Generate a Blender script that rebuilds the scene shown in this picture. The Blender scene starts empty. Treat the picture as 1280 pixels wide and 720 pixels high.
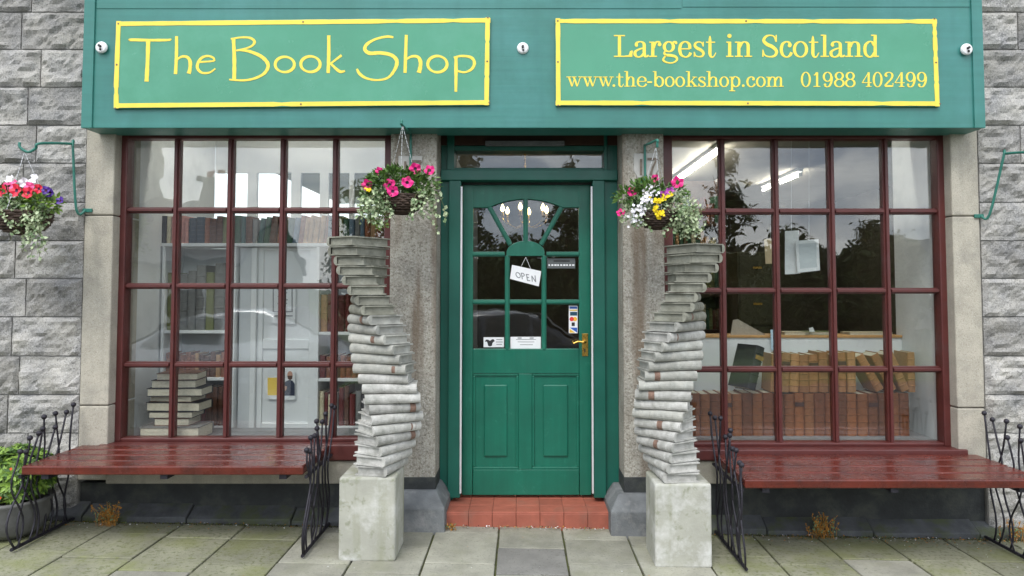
import bpy, bmesh, math, random
from mathutils import Vector, Matrix, Euler, noise
R = random.Random(7)
scn = bpy.context.scene
col = scn.collection
rad = math.radians
PI = math.pi

# ------------------------------------------------------------------ camera
F, CX, CYP, PITCH, DIST, EYE = 900.0, 652.0, 321.0, rad(2.6), 4.615, 1.488
cam = bpy.data.cameras.new('camera')
camo = bpy.data.objects.new('camera', cam)
col.objects.link(camo)
cam.sensor_fit = 'HORIZONTAL'; cam.sensor_width = 36.0
cam.lens = F * 36.0 / 1280.0
cam.shift_x = -(CX - 640) / 1280.0
cam.shift_y = (CYP - 360) / 1280.0
cam.clip_start = 0.05; cam.clip_end = 600
camo.location = (0, -DIST, EYE)
camo.rotation_euler = (PI / 2 + PITCH, 0, 0)
scn.camera = camo

# ------------------------------------------------------------------ world: overcast sky with broken grey cloud
SUN_EL, SUN_AZ = rad(52), rad(200)        # azimuth from +Y clockwise: behind the camera, a little to the left
w = bpy.data.worlds.new('World'); scn.world = w; w.use_nodes = True
nt = w.node_tree; nt.nodes.clear()
sky = nt.nodes.new('ShaderNodeTexSky'); sky.sky_type = 'NISHITA'; sky.sun_disc = False
sky.sun_elevation = SUN_EL; sky.sun_rotation = SUN_AZ
tc = nt.nodes.new('ShaderNodeTexCoord')
mp = nt.nodes.new('ShaderNodeMapping'); mp.inputs['Scale'].default_value = (1.0, 1.0, 2.4)
nz = nt.nodes.new('ShaderNodeTexNoise'); nz.inputs['Scale'].default_value = 5.5
nz.inputs['Detail'].default_value = 9; nz.inputs['Roughness'].default_value = 0.55
rp = nt.nodes.new('ShaderNodeValToRGB')
rp.color_ramp.elements[0].position = 0.36; rp.color_ramp.elements[0].color = (4.3, 4.9, 6.1, 1)
rp.color_ramp.elements[1].position = 0.60; rp.color_ramp.elements[1].color = (11.2, 11.3, 11.4, 1)
mx = nt.nodes.new('ShaderNodeMix'); mx.data_type = 'RGBA'; mx.inputs[0].default_value = 0.82
bg = nt.nodes.new('ShaderNodeBackground'); bg.inputs['Strength'].default_value = 0.12
wo = nt.nodes.new('ShaderNodeOutputWorld')
L = nt.links.new
L(tc.outputs['Generated'], mp.inputs['Vector']); L(mp.outputs['Vector'], nz.inputs['Vector'])
L(nz.outputs['Fac'], rp.inputs['Fac'])
L(sky.outputs['Color'], mx.inputs[6]); L(rp.outputs['Color'], mx.inputs[7])
L(mx.outputs[2], bg.inputs['Color']); L(bg.outputs['Background'], wo.inputs['Surface'])
sl = bpy.data.lights.new('sun', 'SUN'); sl.energy = 1.0; sl.angle = rad(25); sl.color = (1.0, 0.97, 0.92)
so = bpy.data.objects.new('sun', sl); col.objects.link(so)
sd = Vector((math.sin(SUN_AZ) * math.cos(SUN_EL), math.cos(SUN_AZ) * math.cos(SUN_EL), math.sin(SUN_EL)))
so.rotation_euler = sd.to_track_quat('Z', 'Y').to_euler(); so.location = sd * 30

scn.view_settings.view_transform = 'Standard'; scn.view_settings.look = 'None'
scn.view_settings.gamma = 1.0; scn.view_settings.exposure = 1.08
scn.render.engine = 'CYCLES'
try:
    scn.cycles.max_bounces = 8; scn.cycles.transparent_max_bounces = 16
except Exception: pass

# ------------------------------------------------------------------ helpers
CT, ST = math.cos(PITCH), math.sin(PITCH)
def at(px, py, Y):
    a = (px - CX) / F; b = -(py - CYP) / F
    t = (Y + DIST) / (CT - b * ST)
    return a * t, EYE + (ST + b * CT) * t
def ax(px, Y, py=360): return at(px, py, Y)[0]
def az(py, Y, px=640): return at(px, py, Y)[1]
def gz(x): return -0.020 * max(-6, min(6, x))          # the pavement falls gently to the right

def lin(r, g, b):
    f = lambda c: (c / 255 / 12.92) if c <= 10 else ((c / 255 + 0.055) / 1.055) ** 2.4
    return (f(r), f(g), f(b))

MATS = {}
def M(name, c, rough=0.6, var=0.12, scale=6, bump=0.0, bscale=60, metal=0.0, coat=0.0, c2=None, rnd=0.0,
      spots=None, c3=None, stain=None, spec=0.5, emit=0, streak=None, grain=None):
    if name in MATS: return MATS[name]
    m = bpy.data.materials.new(name); m.use_nodes = True
    t = m.node_tree; n = t.nodes; lk = t.links.new
    b = n['Principled BSDF']
    b.inputs['Roughness'].default_value = rough; b.inputs['Metallic'].default_value = metal
    b.inputs['Coat Weight'].default_value = coat; b.inputs['Coat Roughness'].default_value = 0.15
    b.inputs['Specular IOR Level'].default_value = spec
    g = n.new('ShaderNodeNewGeometry')
    def nz_(s, det=6, ro=0.6):
        x = n.new('ShaderNodeTexNoise'); x.inputs['Scale'].default_value = s
        x.inputs['Detail'].default_value = det; x.inputs['Roughness'].default_value = ro
        lk(g.outputs['Position'], x.inputs['Vector']); return x
    def ramp(src, p0, c0, p1, c1):
        r = n.new('ShaderNodeValToRGB'); e = r.color_ramp.elements
        e[0].position = p0; e[0].color = (*c0, 1) if len(c0) == 3 else c0
        e[1].position = p1; e[1].color = (*c1, 1) if len(c1) == 3 else c1
        lk(src, r.inputs['Fac']); return r.outputs['Color']
    def mix(fac, a, bb, blend='MIX'):
        x = n.new('ShaderNodeMix'); x.data_type = 'RGBA'; x.blend_type = blend
        if isinstance(fac, (int, float)): x.inputs[0].default_value = fac
        else: lk(fac, x.inputs[0])
        for i, v in ((6, a), (7, bb)):
            if isinstance(v, tuple): x.inputs[i].default_value = (*v, 1)
            else: lk(v, x.inputs[i])
        return x.outputs[2]
    lo = tuple(v * (1 - var) for v in c); hi = tuple(min(1, v * (1 + var)) for v in (c2 or c))
    cur = ramp(nz_(scale).outputs['Fac'], 0.32, lo, 0.68, hi)
    if spots:                                             # fine aggregate speckle (scale, dark colour, threshold)
        s = nz_(spots[0], 3, 0.7)
        cur = mix(ramp(s.outputs['Fac'], spots[2] - 0.05, (1, 1, 1), spots[2] + 0.05, (0, 0, 0)), cur, spots[1])
        if len(spots) > 3:
            cur = mix(ramp(s.outputs['Fac'], spots[4] - 0.04, (0, 0, 0), spots[4] + 0.04, (1, 1, 1)), cur, spots[3])
    if stain:                                             # larger patches of another colour (scale, colour, threshold, strength)
        s = nz_(stain[0], 8, 0.65)
        f = ramp(s.outputs['Fac'], stain[2] - 0.07, (0, 0, 0), stain[2] + 0.09, (stain[3],) * 3)
        cur = mix(f, cur, stain[1])
    if streak:                                            # run-down water stains (colour, threshold, strength)
        x = n.new('ShaderNodeTexNoise'); x.inputs['Scale'].default_value = 1.0; x.inputs['Detail'].default_value = 5
        mpp = n.new('ShaderNodeMapping'); mpp.inputs['Scale'].default_value = (11, 11, 0.9)
        lk(g.outputs['Position'], mpp.inputs['Vector']); lk(mpp.outputs['Vector'], x.inputs['Vector'])
        cur = mix(ramp(x.outputs['Fac'], streak[1] - 0.06, (0, 0, 0), streak[1] + 0.12, (streak[2],) * 3), cur, streak[0])
    gh = None
    if grain:                                             # brush marks / wood grain (mapping scale, strength)
        x = n.new('ShaderNodeTexNoise'); x.inputs['Scale'].default_value = 1.0; x.inputs['Detail'].default_value = 6
        mpp = n.new('ShaderNodeMapping'); mpp.inputs['Scale'].default_value = grain[0]
        lk(g.outputs['Position'], mpp.inputs['Vector']); lk(mpp.outputs['Vector'], x.inputs['Vector']); gh = x.outputs['Fac']
        cur = mix(1.0, cur, ramp(gh, 0.3, (1 - grain[1],) * 3, 0.7, (1 + grain[1],) * 3), 'MULTIPLY')
    if rnd:
        oi = n.new('ShaderNodeObjectInfo')
        k = ramp(oi.outputs['Random'], 0, (1 - rnd,) * 3, 1, (1 + rnd,) * 3)
        cur = mix(1.0, cur, k, 'MULTIPLY')
    lk(cur, b.inputs['Base Color'])
    if bump:
        bp = n.new('ShaderNodeBump'); bp.inputs['Strength'].default_value = bump; bp.inputs['Distance'].default_value = 0.01
        lk(gh if gh is not None else nz_(bscale, 8, 0.65).outputs['Fac'], bp.inputs['Height']); lk(bp.outputs['Normal'], b.inputs['Normal'])
    if rough > 0.12:
        rr = n.new('ShaderNodeMapRange'); lk(nz_(scale * 2.3).outputs['Fac'], rr.inputs['Value'])
        rr.inputs['To Min'].default_value = max(0.03, rough - 0.14); rr.inputs['To Max'].default_value = min(1, rough + 0.14)
        lk(rr.outputs['Result'], b.inputs['Roughness'])
    if emit:
        b.inputs['Emission Color'].default_value = (*c, 1); b.inputs['Emission Strength'].default_value = emit
    MATS[name] = m
    return m

def glass(name, ior, tint, wob):
    m = bpy.data.materials.new(name); m.use_nodes = True
    t = m.node_tree; n = t.nodes; lk = t.links.new; n.clear()
    o = n.new('ShaderNodeOutputMaterial'); mixs = n.new('ShaderNodeMixShader')
    f0 = ((ior - 1) / (ior + 1)) ** 2
    gg = n.new('ShaderNodeNewGeometry'); dt = n.new('ShaderNodeVectorMath'); dt.operation = 'DOT_PRODUCT'
    lk(gg.outputs['Normal'], dt.inputs[0]); lk(gg.outputs['Incoming'], dt.inputs[1])
    def mth(op, a, b=None):
        x_ = n.new('ShaderNodeMath'); x_.operation = op
        for i_, v_ in ((0, a), (1, b)):
            if v_ is None: continue
            if isinstance(v_, (int, float)): x_.inputs[i_].default_value = v_
            else: lk(v_, x_.inputs[i_])
        return x_
    sch = mth('POWER', mth('SUBTRACT', 1.0, mth('ABSOLUTE', dt.outputs['Value']).outputs[0]).outputs[0], 5.0)
    fr = mth('ADD', mth('MULTIPLY', sch.outputs[0], 1 - f0).outputs[0], f0)
    tr = n.new('ShaderNodeBsdfTransparent'); tr.inputs['Color'].default_value = (*tint, 1)
    gl = n.new('ShaderNodeBsdfGlossy'); gl.inputs['Roughness'].default_value = 0.0
    g = n.new('ShaderNodeNewGeometry'); x = n.new('ShaderNodeTexNoise'); x.inputs['Scale'].default_value = 5
    x.inputs['Detail'].default_value = 1
    bp = n.new('ShaderNodeBump'); bp.inputs['Strength'].default_value = wob; bp.inputs['Distance'].default_value = 0.004
    lk(g.outputs['Position'], x.inputs['Vector']); lk(x.outputs['Fac'], bp.inputs['Height'])
    lk(bp.outputs['Normal'], gl.inputs['Normal'])
    lk(fr.outputs[0], mixs.inputs[0]); lk(tr.outputs[0], mixs.inputs[1]); lk(gl.outputs[0], mixs.inputs[2])
    lk(mixs.outputs[0], o.inputs['Surface'])
    return m
GLASS = glass('window_glass', 1.85, (0.95, 0.97, 0.96), 0.25)
CARGLASS = glass('car_glass', 1.6, (0.25, 0.27, 0.27), 0.0)

def woff(p):
    v = Vector((0, 0, 0))
    while p is not None:
        v += p.location; p = p.parent
    return v

class MB:
    def __init__(s): s.v = []; s.f = []; s.m = []; s.cur = 0
    def add(s, vs, fs):
        k = len(s.v); s.v += [tuple(q) for q in vs]
        for f in fs: s.f.append(tuple(i + k for i in f)); s.m.append(s.cur)
        return s
    def box(s, x0, x1, y0, y1, z0, z1):
        return s.add([(x0, y0, z0), (x1, y0, z0), (x1, y1, z0), (x0, y1, z0), (x0, y0, z1), (x1, y0, z1), (x1, y1, z1), (x0, y1, z1)],
                     [(0, 3, 2, 1), (4, 5, 6, 7), (0, 1, 5, 4), (1, 2, 6, 5), (2, 3, 7, 6), (3, 0, 4, 7)])
    def prism(s, poly, y0, y1):                            # polygon in X-Z, counter-clockwise seen from -Y
        n = len(poly)
        A = sum(poly[i][0] * poly[(i + 1) % n][1] - poly[(i + 1) % n][0] * poly[i][1] for i in range(n))
        if A < 0: poly = poly[::-1]
        vs = [(x, y0, z) for x, z in poly] + [(x, y1, z) for x, z in poly]
        fs = [tuple(range(n)), tuple(range(2 * n - 1, n - 1, -1))]
        fs += [(i, i + n, (i + 1) % n + n, (i + 1) % n) for i in range(n)]
        return s.add(vs, fs)
    def tube(s, pts, r, n=6, cap=True, closed=False):
        pts = [Vector(p) for p in pts]; N = len(pts)
        rr = r if isinstance(r, (list, tuple)) else [r] * N
        vs = []; up = None
        for i, p in enumerate(pts):
            a = pts[(i - 1) % N] if (i > 0 or closed) else p
            c = pts[(i + 1) % N] if (i < N - 1 or closed) else p
            d = (c - a)
            d = d.normalized() if d.length > 1e-9 else Vector((0, 0, 1))
            if up is None: up = Vector((0, 0, 1)) if abs(d.z) < 0.9 else Vector((1, 0, 0))
            e = d.cross(up)
            if e.length < 1e-5: e = d.orthogonal()
            e.normalize(); up = e.cross(d)
            for k in range(n):
                t = 2 * PI * k / n
                vs.append(p + (e * math.cos(t) + up * math.sin(t)) * rr[i])
        fs = []
        for i in range(N if closed else N - 1):
            j = (i + 1) % N
            for k in range(n):
                q = (k + 1) % n
                fs.append((i * n + k, i * n + q, j * n + q, j * n + k))
        if cap and not closed: fs += [tuple(range(n - 1, -1, -1)), tuple((N - 1) * n + k for k in range(n))]
        return s.add(vs, fs)
    def lathe(s, prof, c=(0, 0, 0), n=20, wob=0):
        vs = []
        for r, z in prof:
            for k in range(n):
                t = 2 * PI * k / n; q = r * (1 + wob * math.sin(3 * t + z * 40))
                vs.append((c[0] + q * math.cos(t), c[1] + q * math.sin(t), c[2] + z))
        fs = []
        for i in range(len(prof) - 1):
            for k in range(n):
                q = (k + 1) % n
                fs.append((i * n + k, i * n + q, (i + 1) * n + q, (i + 1) * n + k))
        return s.add(vs, fs)
    def ball(s, c, r, n=8):
        prof = [(max(1e-4, r * math.sin(PI * i / n)), -r * math.cos(PI * i / n)) for i in range(n + 1)]
        return s.lathe(prof, c, n + 2)
    def leaf(s, p, d, nrm, ln, wd, fold=0.25):
        d = Vector(d).normalized(); nrm = Vector(nrm)
        sd_ = d.cross(nrm)
        if sd_.length < 1e-4: sd_ = d.orthogonal()
        sd_.normalize(); up = sd_.cross(d)
        p = Vector(p); mid = p + d * ln * 0.5
        return s.add([p, mid + sd_ * wd * 0.5 + up * wd * fold, p + d * ln, mid - sd_ * wd * 0.5 + up * wd * fold], [(0, 1, 2), (0, 2, 3)])
    def build(s, name, mat, parent=None, smooth=False, bevel=0.0, loc=None, label=None, seg=2):
        me = bpy.data.meshes.new(name)
        off = woff(parent) + (Vector(loc) if loc else Vector((0, 0, 0)))
        me.from_pydata([Vector(q) - off for q in s.v], [], s.f)
        for m in (mat if isinstance(mat, (list, tuple)) else [mat]): me.materials.append(m)
        if any(s.m): me.polygons.foreach_set('material_index', s.m)
        if smooth: me.polygons.foreach_set('use_smooth', [True] * len(me.polygons))
        me.update()
        o = bpy.data.objects.new(name, me); col.objects.link(o)
        if parent: o.parent = parent
        if loc: o.location = loc
        if bevel:
            b = o.modifiers.new('bevel', 'BEVEL'); b.width = bevel; b.segments = seg; b.limit_method = 'ANGLE'; b.angle_limit = rad(40)
        if label: o['label'] = label
        return o

def thing(name, label, cat, loc=(0, 0, 0), group=None, rz=0):
    o = bpy.data.objects.new(name, None); col.objects.link(o); o.empty_display_size = 0.1
    o.location = loc; o.rotation_euler.z = rz; return tag(o, label, cat, group)
def tag(o, label, cat, group=None, kind=None):
    o['label'] = label; o['category'] = cat
    if group: o['group'] = group
    if kind: o['kind'] = kind
    return o
def struct(o):
    o['kind'] = 'structure'; return o
ORD = ['first', 'second', 'third', 'fourth', 'fifth', 'sixth', 'seventh', 'eighth', 'ninth', 'tenth', 'eleventh', 'twelfth', 'thirteenth',
       'fourteenth', 'fifteenth', 'sixteenth', 'seventeenth', 'eighteenth', 'nineteenth', 'twentieth', 'twenty-first', 'twenty-second',
       'twenty-third', 'twenty-fourth', 'twenty-fifth', 'twenty-sixth', 'twenty-seventh', 'twenty-eighth', 'twenty-ninth', 'thirtieth']

def catmull(pts, k=6, closed=False):
    n = len(pts); out = []
    g = (lambda i: pts[i % n]) if closed else (lambda i: pts[max(0, min(n - 1, i))])
    for i in range(n if closed else n - 1):
        a, b, c, d = g(i - 1), g(i), g(i + 1), g(i + 2)
        for j in range(k):
            t = j / k
            out.append(tuple(0.5 * (2 * b[q] + (c[q] - a[q]) * t + (2 * a[q] - 5 * b[q] + 4 * c[q] - d[q]) * t * t
                                    + (3 * b[q] - a[q] - 3 * c[q] + d[q]) * t ** 3) for q in range(len(b))))
    if not closed: out.append(tuple(pts[-1]))
    return out

# ------------------------------------------------------------------ materials
m_granite = M('granite', (0.325, 0.325, 0.325), 0.85, 0.28, 5, 1.0, 45, c2=(0.345, 0.33, 0.295), rnd=0.24, spots=(120, (0.13, 0.13, 0.13), 0.40, (0.46, 0.45, 0.44), 0.60),
              stain=(4.2, (0.22, 0.21, 0.185), 0.56, 0.5))
m_mortar = M('mortar', (0.24, 0.235, 0.22), 0.95, 0.25, 20, 0.5, 90)
m_jamb = M('jamb_stone', (0.42, 0.39, 0.32), 0.9, 0.14, 7, 0.5, 110, spots=(170, (0.24, 0.22, 0.18), 0.38, (0.55, 0.53, 0.47), 0.64),
           stain=(5, (0.24, 0.23, 0.2), 0.6, 0.6), streak=((0.26, 0.25, 0.21), 0.58, 0.6))
m_pebble = M('roughcast', (0.36, 0.34, 0.29), 0.92, 0.25, 6, 1.0, 75, spots=(85, (0.20, 0.18, 0.145), 0.42, (0.50, 0.48, 0.43), 0.61),
             stain=(4, (0.2, 0.17, 0.13), 0.6, 0.5), streak=((0.16, 0.115, 0.075), 0.56, 0.75))
m_base = M('pillar_base_paint', (0.15, 0.16, 0.165), 0.75, 0.25, 8, 0.5, 80, stain=(7, (0.30, 0.30, 0.29), 0.58, 0.7))
m_plinth = M('black_plinth_paint', (0.030, 0.034, 0.035), 0.7, 0.35, 6, 0.5, 50, stain=(6, (0.065, 0.07, 0.055), 0.57, 0.8))
m_ledge = M('plinth_ledge_paint', (0.075, 0.08, 0.085), 0.7, 0.35, 9, 0.5, 60, stain=(7, (0.07, 0.085, 0.035), 0.55, 0.9))
m_fascia = M('fascia_paint', lin(52, 118, 109), 0.40, 0.10, 3, 0.08, 25, stain=(1.8, lin(64, 129, 124), 0.54, 0.7), streak=(lin(48, 112, 106), 0.57, 0.5), grain=((1.3, 1.3, 42), .055))
m_green = M('door_paint', lin(18, 101, 81), 0.38, 0.12, 4, 0.10, 30, stain=(16, lin(58, 128, 108), 0.68, 0.6), grain=((34, 34, 2.0), .07))
m_green2 = M('frame_paint', lin(18, 90, 76), 0.42, 0.12, 4, 0.05, 30)
m_sign = M('sign_green', lin(70, 143, 113), 0.24, 0.07, 2, 0.02, 6, stain=(2.5, lin(82, 152, 125), 0.55, 0.7))
m_yellow = M('sign_yellow', lin(240, 211, 74), 0.45, 0.05, 12, stain=(60, lin(190, 150, 60), 0.74, 0.6))
m_maroon = M('maroon_paint', lin(84, 39, 36), 0.40, 0.16, 6, 0.12, 40, stain=(9, lin(80, 52, 52), 0.6, 0.5))
m_bench = M('bench_paint', lin(92, 36, 26), 0.27, 0.22, 5, 0.14, 30, coat=0.15, stain=(7, lin(62, 28, 24), 0.56, 0.7), grain=((2.2, 60, 60), .13))
m_iron = M('wrought_iron', (0.022, 0.020, 0.028), 0.5, 0.4, 30, 0.4, 80, metal=0.3)
m_concrete = M('pedestal_concrete', (0.37, 0.37, 0.315), 0.85, 0.12, 5, 0.25, 50, stain=(5.5, (0.62, 0.62, 0.60), 0.55, 0.75),
               spots=(14, (0.27, 0.28, 0.21), 0.38), streak=((0.22, 0.23, 0.14), 0.57, 0.6))
m_book = M('stone_book_grey', (0.30, 0.305, 0.275), 0.8, 0.18, 16, 0.45, 60, rnd=0.18, stain=(10, (0.46, 0.47, 0.44), 0.58, 0.6), c2=(0.34, 0.335, 0.30))
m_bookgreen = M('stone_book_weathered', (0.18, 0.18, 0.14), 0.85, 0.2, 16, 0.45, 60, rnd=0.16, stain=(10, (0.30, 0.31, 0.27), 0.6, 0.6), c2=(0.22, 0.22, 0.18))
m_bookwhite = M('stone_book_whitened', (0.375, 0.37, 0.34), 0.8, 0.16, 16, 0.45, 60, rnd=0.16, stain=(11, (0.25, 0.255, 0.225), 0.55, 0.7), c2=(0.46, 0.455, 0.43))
m_rustlabel = M('rust_label', (0.19, 0.115, 0.085), 0.8, 0.3, 60, 0.2, 90)
m_slab = M('paving_slab', (0.275, 0.27, 0.22), 0.85, 0.22, 5, 0.6, 60, rnd=0.13, spots=(60, (0.19, 0.19, 0.155), 0.38),
           stain=(3.5, (0.22, 0.225, 0.15), 0.56, 0.5))
m_slabdark = M('paving_slab_dark', (0.19, 0.185, 0.17), 0.85, 0.16, 5, 0.4, 60, spots=(60, (0.12, 0.12, 0.10), 0.38))
m_slabmoss = M('paving_slab_mossy', (0.215, 0.215, 0.15), 0.9, 0.2, 5, 0.5, 60, rnd=0.15, spots=(40, (0.13, 0.14, 0.07), 0.42),
               stain=(3.0, (0.18, 0.195, 0.075), 0.54, 0.7))
m_joint = M('mossy_joint', (0.075, 0.075, 0.04), 0.95, 0.5, 25, 0.8, 80, stain=(14, (0.10, 0.12, 0.025), 0.5, 0.8))
m_asphalt = M('asphalt', (0.05, 0.05, 0.052), 0.85, 0.25, 3, 0.6, 120)
m_kerb = M('kerb_stone', (0.28, 0.28, 0.27), 0.85, 0.2, 8, 0.4, 60, rnd=0.1)
m_grass = M('grass', (0.05, 0.085, 0.02), 0.95, 0.4, 1.5, 0.8, 30)
m_tile = M('red_tile', lin(160, 90, 72), 0.6, 0.14, 12, 0.2, 60, rnd=0.10, stain=(8, lin(140, 95, 80), 0.6, 0.6))
m_grout = M('grout', lin(132, 88, 74), 0.9, 0.2, 30)
m_white = M('white_paint', (0.80, 0.81, 0.815), 0.5, 0.04, 4, 0.04, 20)
m_grey = M('pale_grey_paint', (0.62, 0.64, 0.66), 0.55, 0.05, 3, 0.05, 20)
m_disp = M('display_lining', (0.70, 0.72, 0.735), 0.6, 0.06, 2.5, 0.05, 20, stain=(2.2, (0.50, 0.53, 0.55), 0.58, 0.6))
m_dfloor = M('display_floor', (0.22, 0.23, 0.24), 0.5, 0.12, 8)
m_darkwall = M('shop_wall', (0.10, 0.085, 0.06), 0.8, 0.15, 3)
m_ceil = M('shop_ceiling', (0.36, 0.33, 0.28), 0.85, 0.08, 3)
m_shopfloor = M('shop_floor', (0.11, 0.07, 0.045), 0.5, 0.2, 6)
m_wood = M('pale_wood', lin(196, 150, 96), 0.5, 0.15, 15)
m_darkwood = M('dark_wood', lin(60, 38, 24), 0.5, 0.2, 12)
m_brass = M('brass', lin(205, 165, 80), 0.28, 0.1, 20, metal=0.9)
m_alu = M('aluminium_strip', (0.72, 0.73, 0.74), 0.4, 0.06, 20, metal=0.3)
m_chain = M('galvanised_chain', (0.5, 0.5, 0.5), 0.4, 0.1, 20, metal=0.8)
m_bracket = M('bracket_paint', lin(42, 112, 98), 0.45, 0.2, 20, stain=(20, lin(70, 80, 70), 0.62, 0.6))
m_wicker = M('wicker', (0.065, 0.04, 0.028), 0.7, 0.5, 30, 0.6, 90)
m_leafA = M('leaf_bright', (0.085, 0.17, 0.028), 0.5, 0.35, 25)
m_leafB = M('leaf_mid', (0.05, 0.11, 0.022), 0.5, 0.35, 25)
m_leafC = M('leaf_pale_variegated', (0.42, 0.50, 0.30), 0.55, 0.25, 25)
m_leafD = M('leaf_grey_green', (0.17, 0.26, 0.12), 0.55, 0.3, 25)
m_leafY = M('leaf_lime', (0.19, 0.31, 0.045), 0.5, 0.3, 20)
m_stem = M('plant_stem', (0.11, 0.13, 0.04), 0.7, 0.3, 30)
m_mag = M('petal_magenta', lin(214, 20, 120), 0.5, 0.18, 60)
m_magd = M('petal_throat', lin(70, 5, 50), 0.6, 0.2, 60)
m_pink = M('petal_pink', lin(235, 90, 150), 0.5, 0.15, 60)
m_red = M('petal_red', lin(214, 28, 60), 0.5, 0.18, 60)
m_purple = M('petal_purple', lin(78, 44, 140), 0.5, 0.2, 60)
m_lilac = M('petal_lilac', lin(175, 70, 170), 0.5, 0.2, 60)
m_pwhite = M('petal_white', (0.84, 0.82, 0.86), 0.5, 0.06, 60)
m_pyel = M('petal_yellow', lin(240, 215, 20), 0.5, 0.1, 60)
m_paper = M('paper_white', (0.80, 0.81, 0.82), 0.7, 0.03, 10)
m_papertan = M('paper_tan', lin(214, 190, 150), 0.7, 0.06, 10)
m_ink = M('black_ink', (0.02, 0.02, 0.022), 0.6, 0.1, 10)
m_inkgrey = M('grey_ink', (0.22, 0.23, 0.24), 0.6, 0.1, 10)
m_pages = M('page_block', (0.58, 0.53, 0.42), 0.85, 0.12, 60)
m_pot = M('pot_clay_dark', (0.12, 0.12, 0.115), 0.8, 0.25, 8, 0.3, 40)
m_soil = M('soil', (0.03, 0.022, 0.015), 0.95, 0.4, 40, 0.8, 60)
m_dry = M('dried_weed', lin(170, 120, 50), 0.8, 0.4, 40)
m_tube = M('fluorescent_tube', (1.0, 0.95, 0.84), 0.5, 0.0, 1, emit=24.0)
m_bulb = M('candle_bulb', (1.0, 0.80, 0.38), 0.5, 0.0, 1, emit=4.5)
m_bronze = M('numeral_bronze', (0.17, 0.14, 0.11), 0.6, 0.3, 40, metal=0.5)
m_shield = M('number_plaque', (0.43, 0.42, 0.39), 0.85, 0.1, 20, 0.2, 60)
m_plastic = M('white_plastic', (0.80, 0.80, 0.80), 0.35, 0.03, 20)
m_black = M('black_fitting', (0.02, 0.02, 0.02), 0.5, 0.2, 20)

# ------------------------------------------------------------------ ground
NEAR = -2.7                                                # front edge of the pavement
g = MB(); g.add([(-150, -200, -0.36), (150, -200, -0.36), (150, 60, -0.36), (-150, 60, -0.36)], [(0, 1, 2, 3)])
struct(g.build('ground', m_grass))
g = MB(); g.add([(-60, -9.5, -0.34), (60, -9.5, -0.34), (60, NEAR - 0.1, -0.30), (-60, NEAR - 0.1, -0.30)], [(0, 1, 2, 3)])
struct(g.build('road', m_asphalt))
g = MB()
xs = [-60, -6, 6, 60]
g.add([(x, y, gz(x) - 0.02) for x in xs for y in (NEAR - 0.1, 0.6)] + [(x, NEAR - 0.1, -0.36) for x in xs],
      [(0, 2, 3, 1), (2, 4, 5, 3), (4, 6, 7, 5), (8, 9, 2, 0), (9, 10, 4, 2), (10, 11, 6, 4)])
pave = struct(g.build('pavement', m_joint))
# slabs: columns run away from the wall, each column with its own stagger
CW, X0 = 0.392, -0.14
starts = {0: 0.0, -1: -0.135, 1: -0.05 - 0.17, -2: -0.02, 2: -0.30, -3: -0.18, 3: -0.06}
slab_mesh = {}
for k in range(-13, 14):
    xa, xb = X0 + k * CW, X0 + (k + 1) * CW
    y = 0.06
    first = starts.get(k, -R.uniform(0.05, 0.36))
    edges = [0.06, first - 0.385 if first > -0.05 else first]
    while edges[-1] > NEAR: edges.append(edges[-1] - R.choice([0.385, 0.385, 0.385, 0.5]))
    for a, b in zip(edges, edges[1:]):
        cx_, cy_ = (xa + xb) / 2, (a + b) / 2
        ln = a - b - 0.011; wd = CW - 0.011
        if ln < 0.02 or cy_ - ln / 2 < NEAR - 0.05: continue
        key = round(ln, 3)
        if key not in slab_mesh:
            q = MB(); q.box(-wd / 2, wd / 2, -ln / 2, ln / 2, -0.03, 0.008)
            o = q.build('slab', m_slab, bevel=0.005); slab_mesh[key] = o.data; first_o = o
        else:
            first_o = bpy.data.objects.new('slab', slab_mesh[key]); col.objects.link(first_o)
            bb = first_o.modifiers.new('bevel', 'BEVEL'); bb.width = 0.005; bb.segments = 2
        first_o.parent = pave
        first_o.location = (cx_, cy_, gz(cx_) - 0.012 + R.uniform(-0.002, 0.002))
        first_o.rotation_euler = (R.uniform(-.004, .004), math.atan(0.020) + R.uniform(-.003, .003), R.uniform(-.006, .006))
        first_o.material_slots[0].link = 'OBJECT'
        mm = m_slab
        if k == 0 and -0.8 < cy_ < -0.4: mm = m_slabdark
        elif abs(cx_) > 1.15 and cy_ > -0.62: mm = m_slabmoss
        elif R.random() < 0.03: mm = m_slabdark
        elif abs(cx_) > 1.15 and R.random() < 0.5: mm = m_slabmoss
        first_o.material_slots[0].material = mm
km = MB(); km.box(-0.45, 0.45, -0.06, 0.06, -0.2, 0.03)
ko = km.build('kerb_stone', m_kerb, pave, bevel=0.012)
for k in range(-7, 8):
    o = ko if k == -7 else ko.copy()
    if k != -7: col.objects.link(o); o.parent = pave
    o.location = (k * 0.91, NEAR - 0.07, gz(k * 0.91) - 0.02); o.rotation_euler.y = math.atan(0.02)

# ------------------------------------------------------------------ the shop building
shop = thing('shop_building', 'grey granite shop front with dark green fascia, maroon windows and green door', 'building', (0, 0.2, 0))

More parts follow.
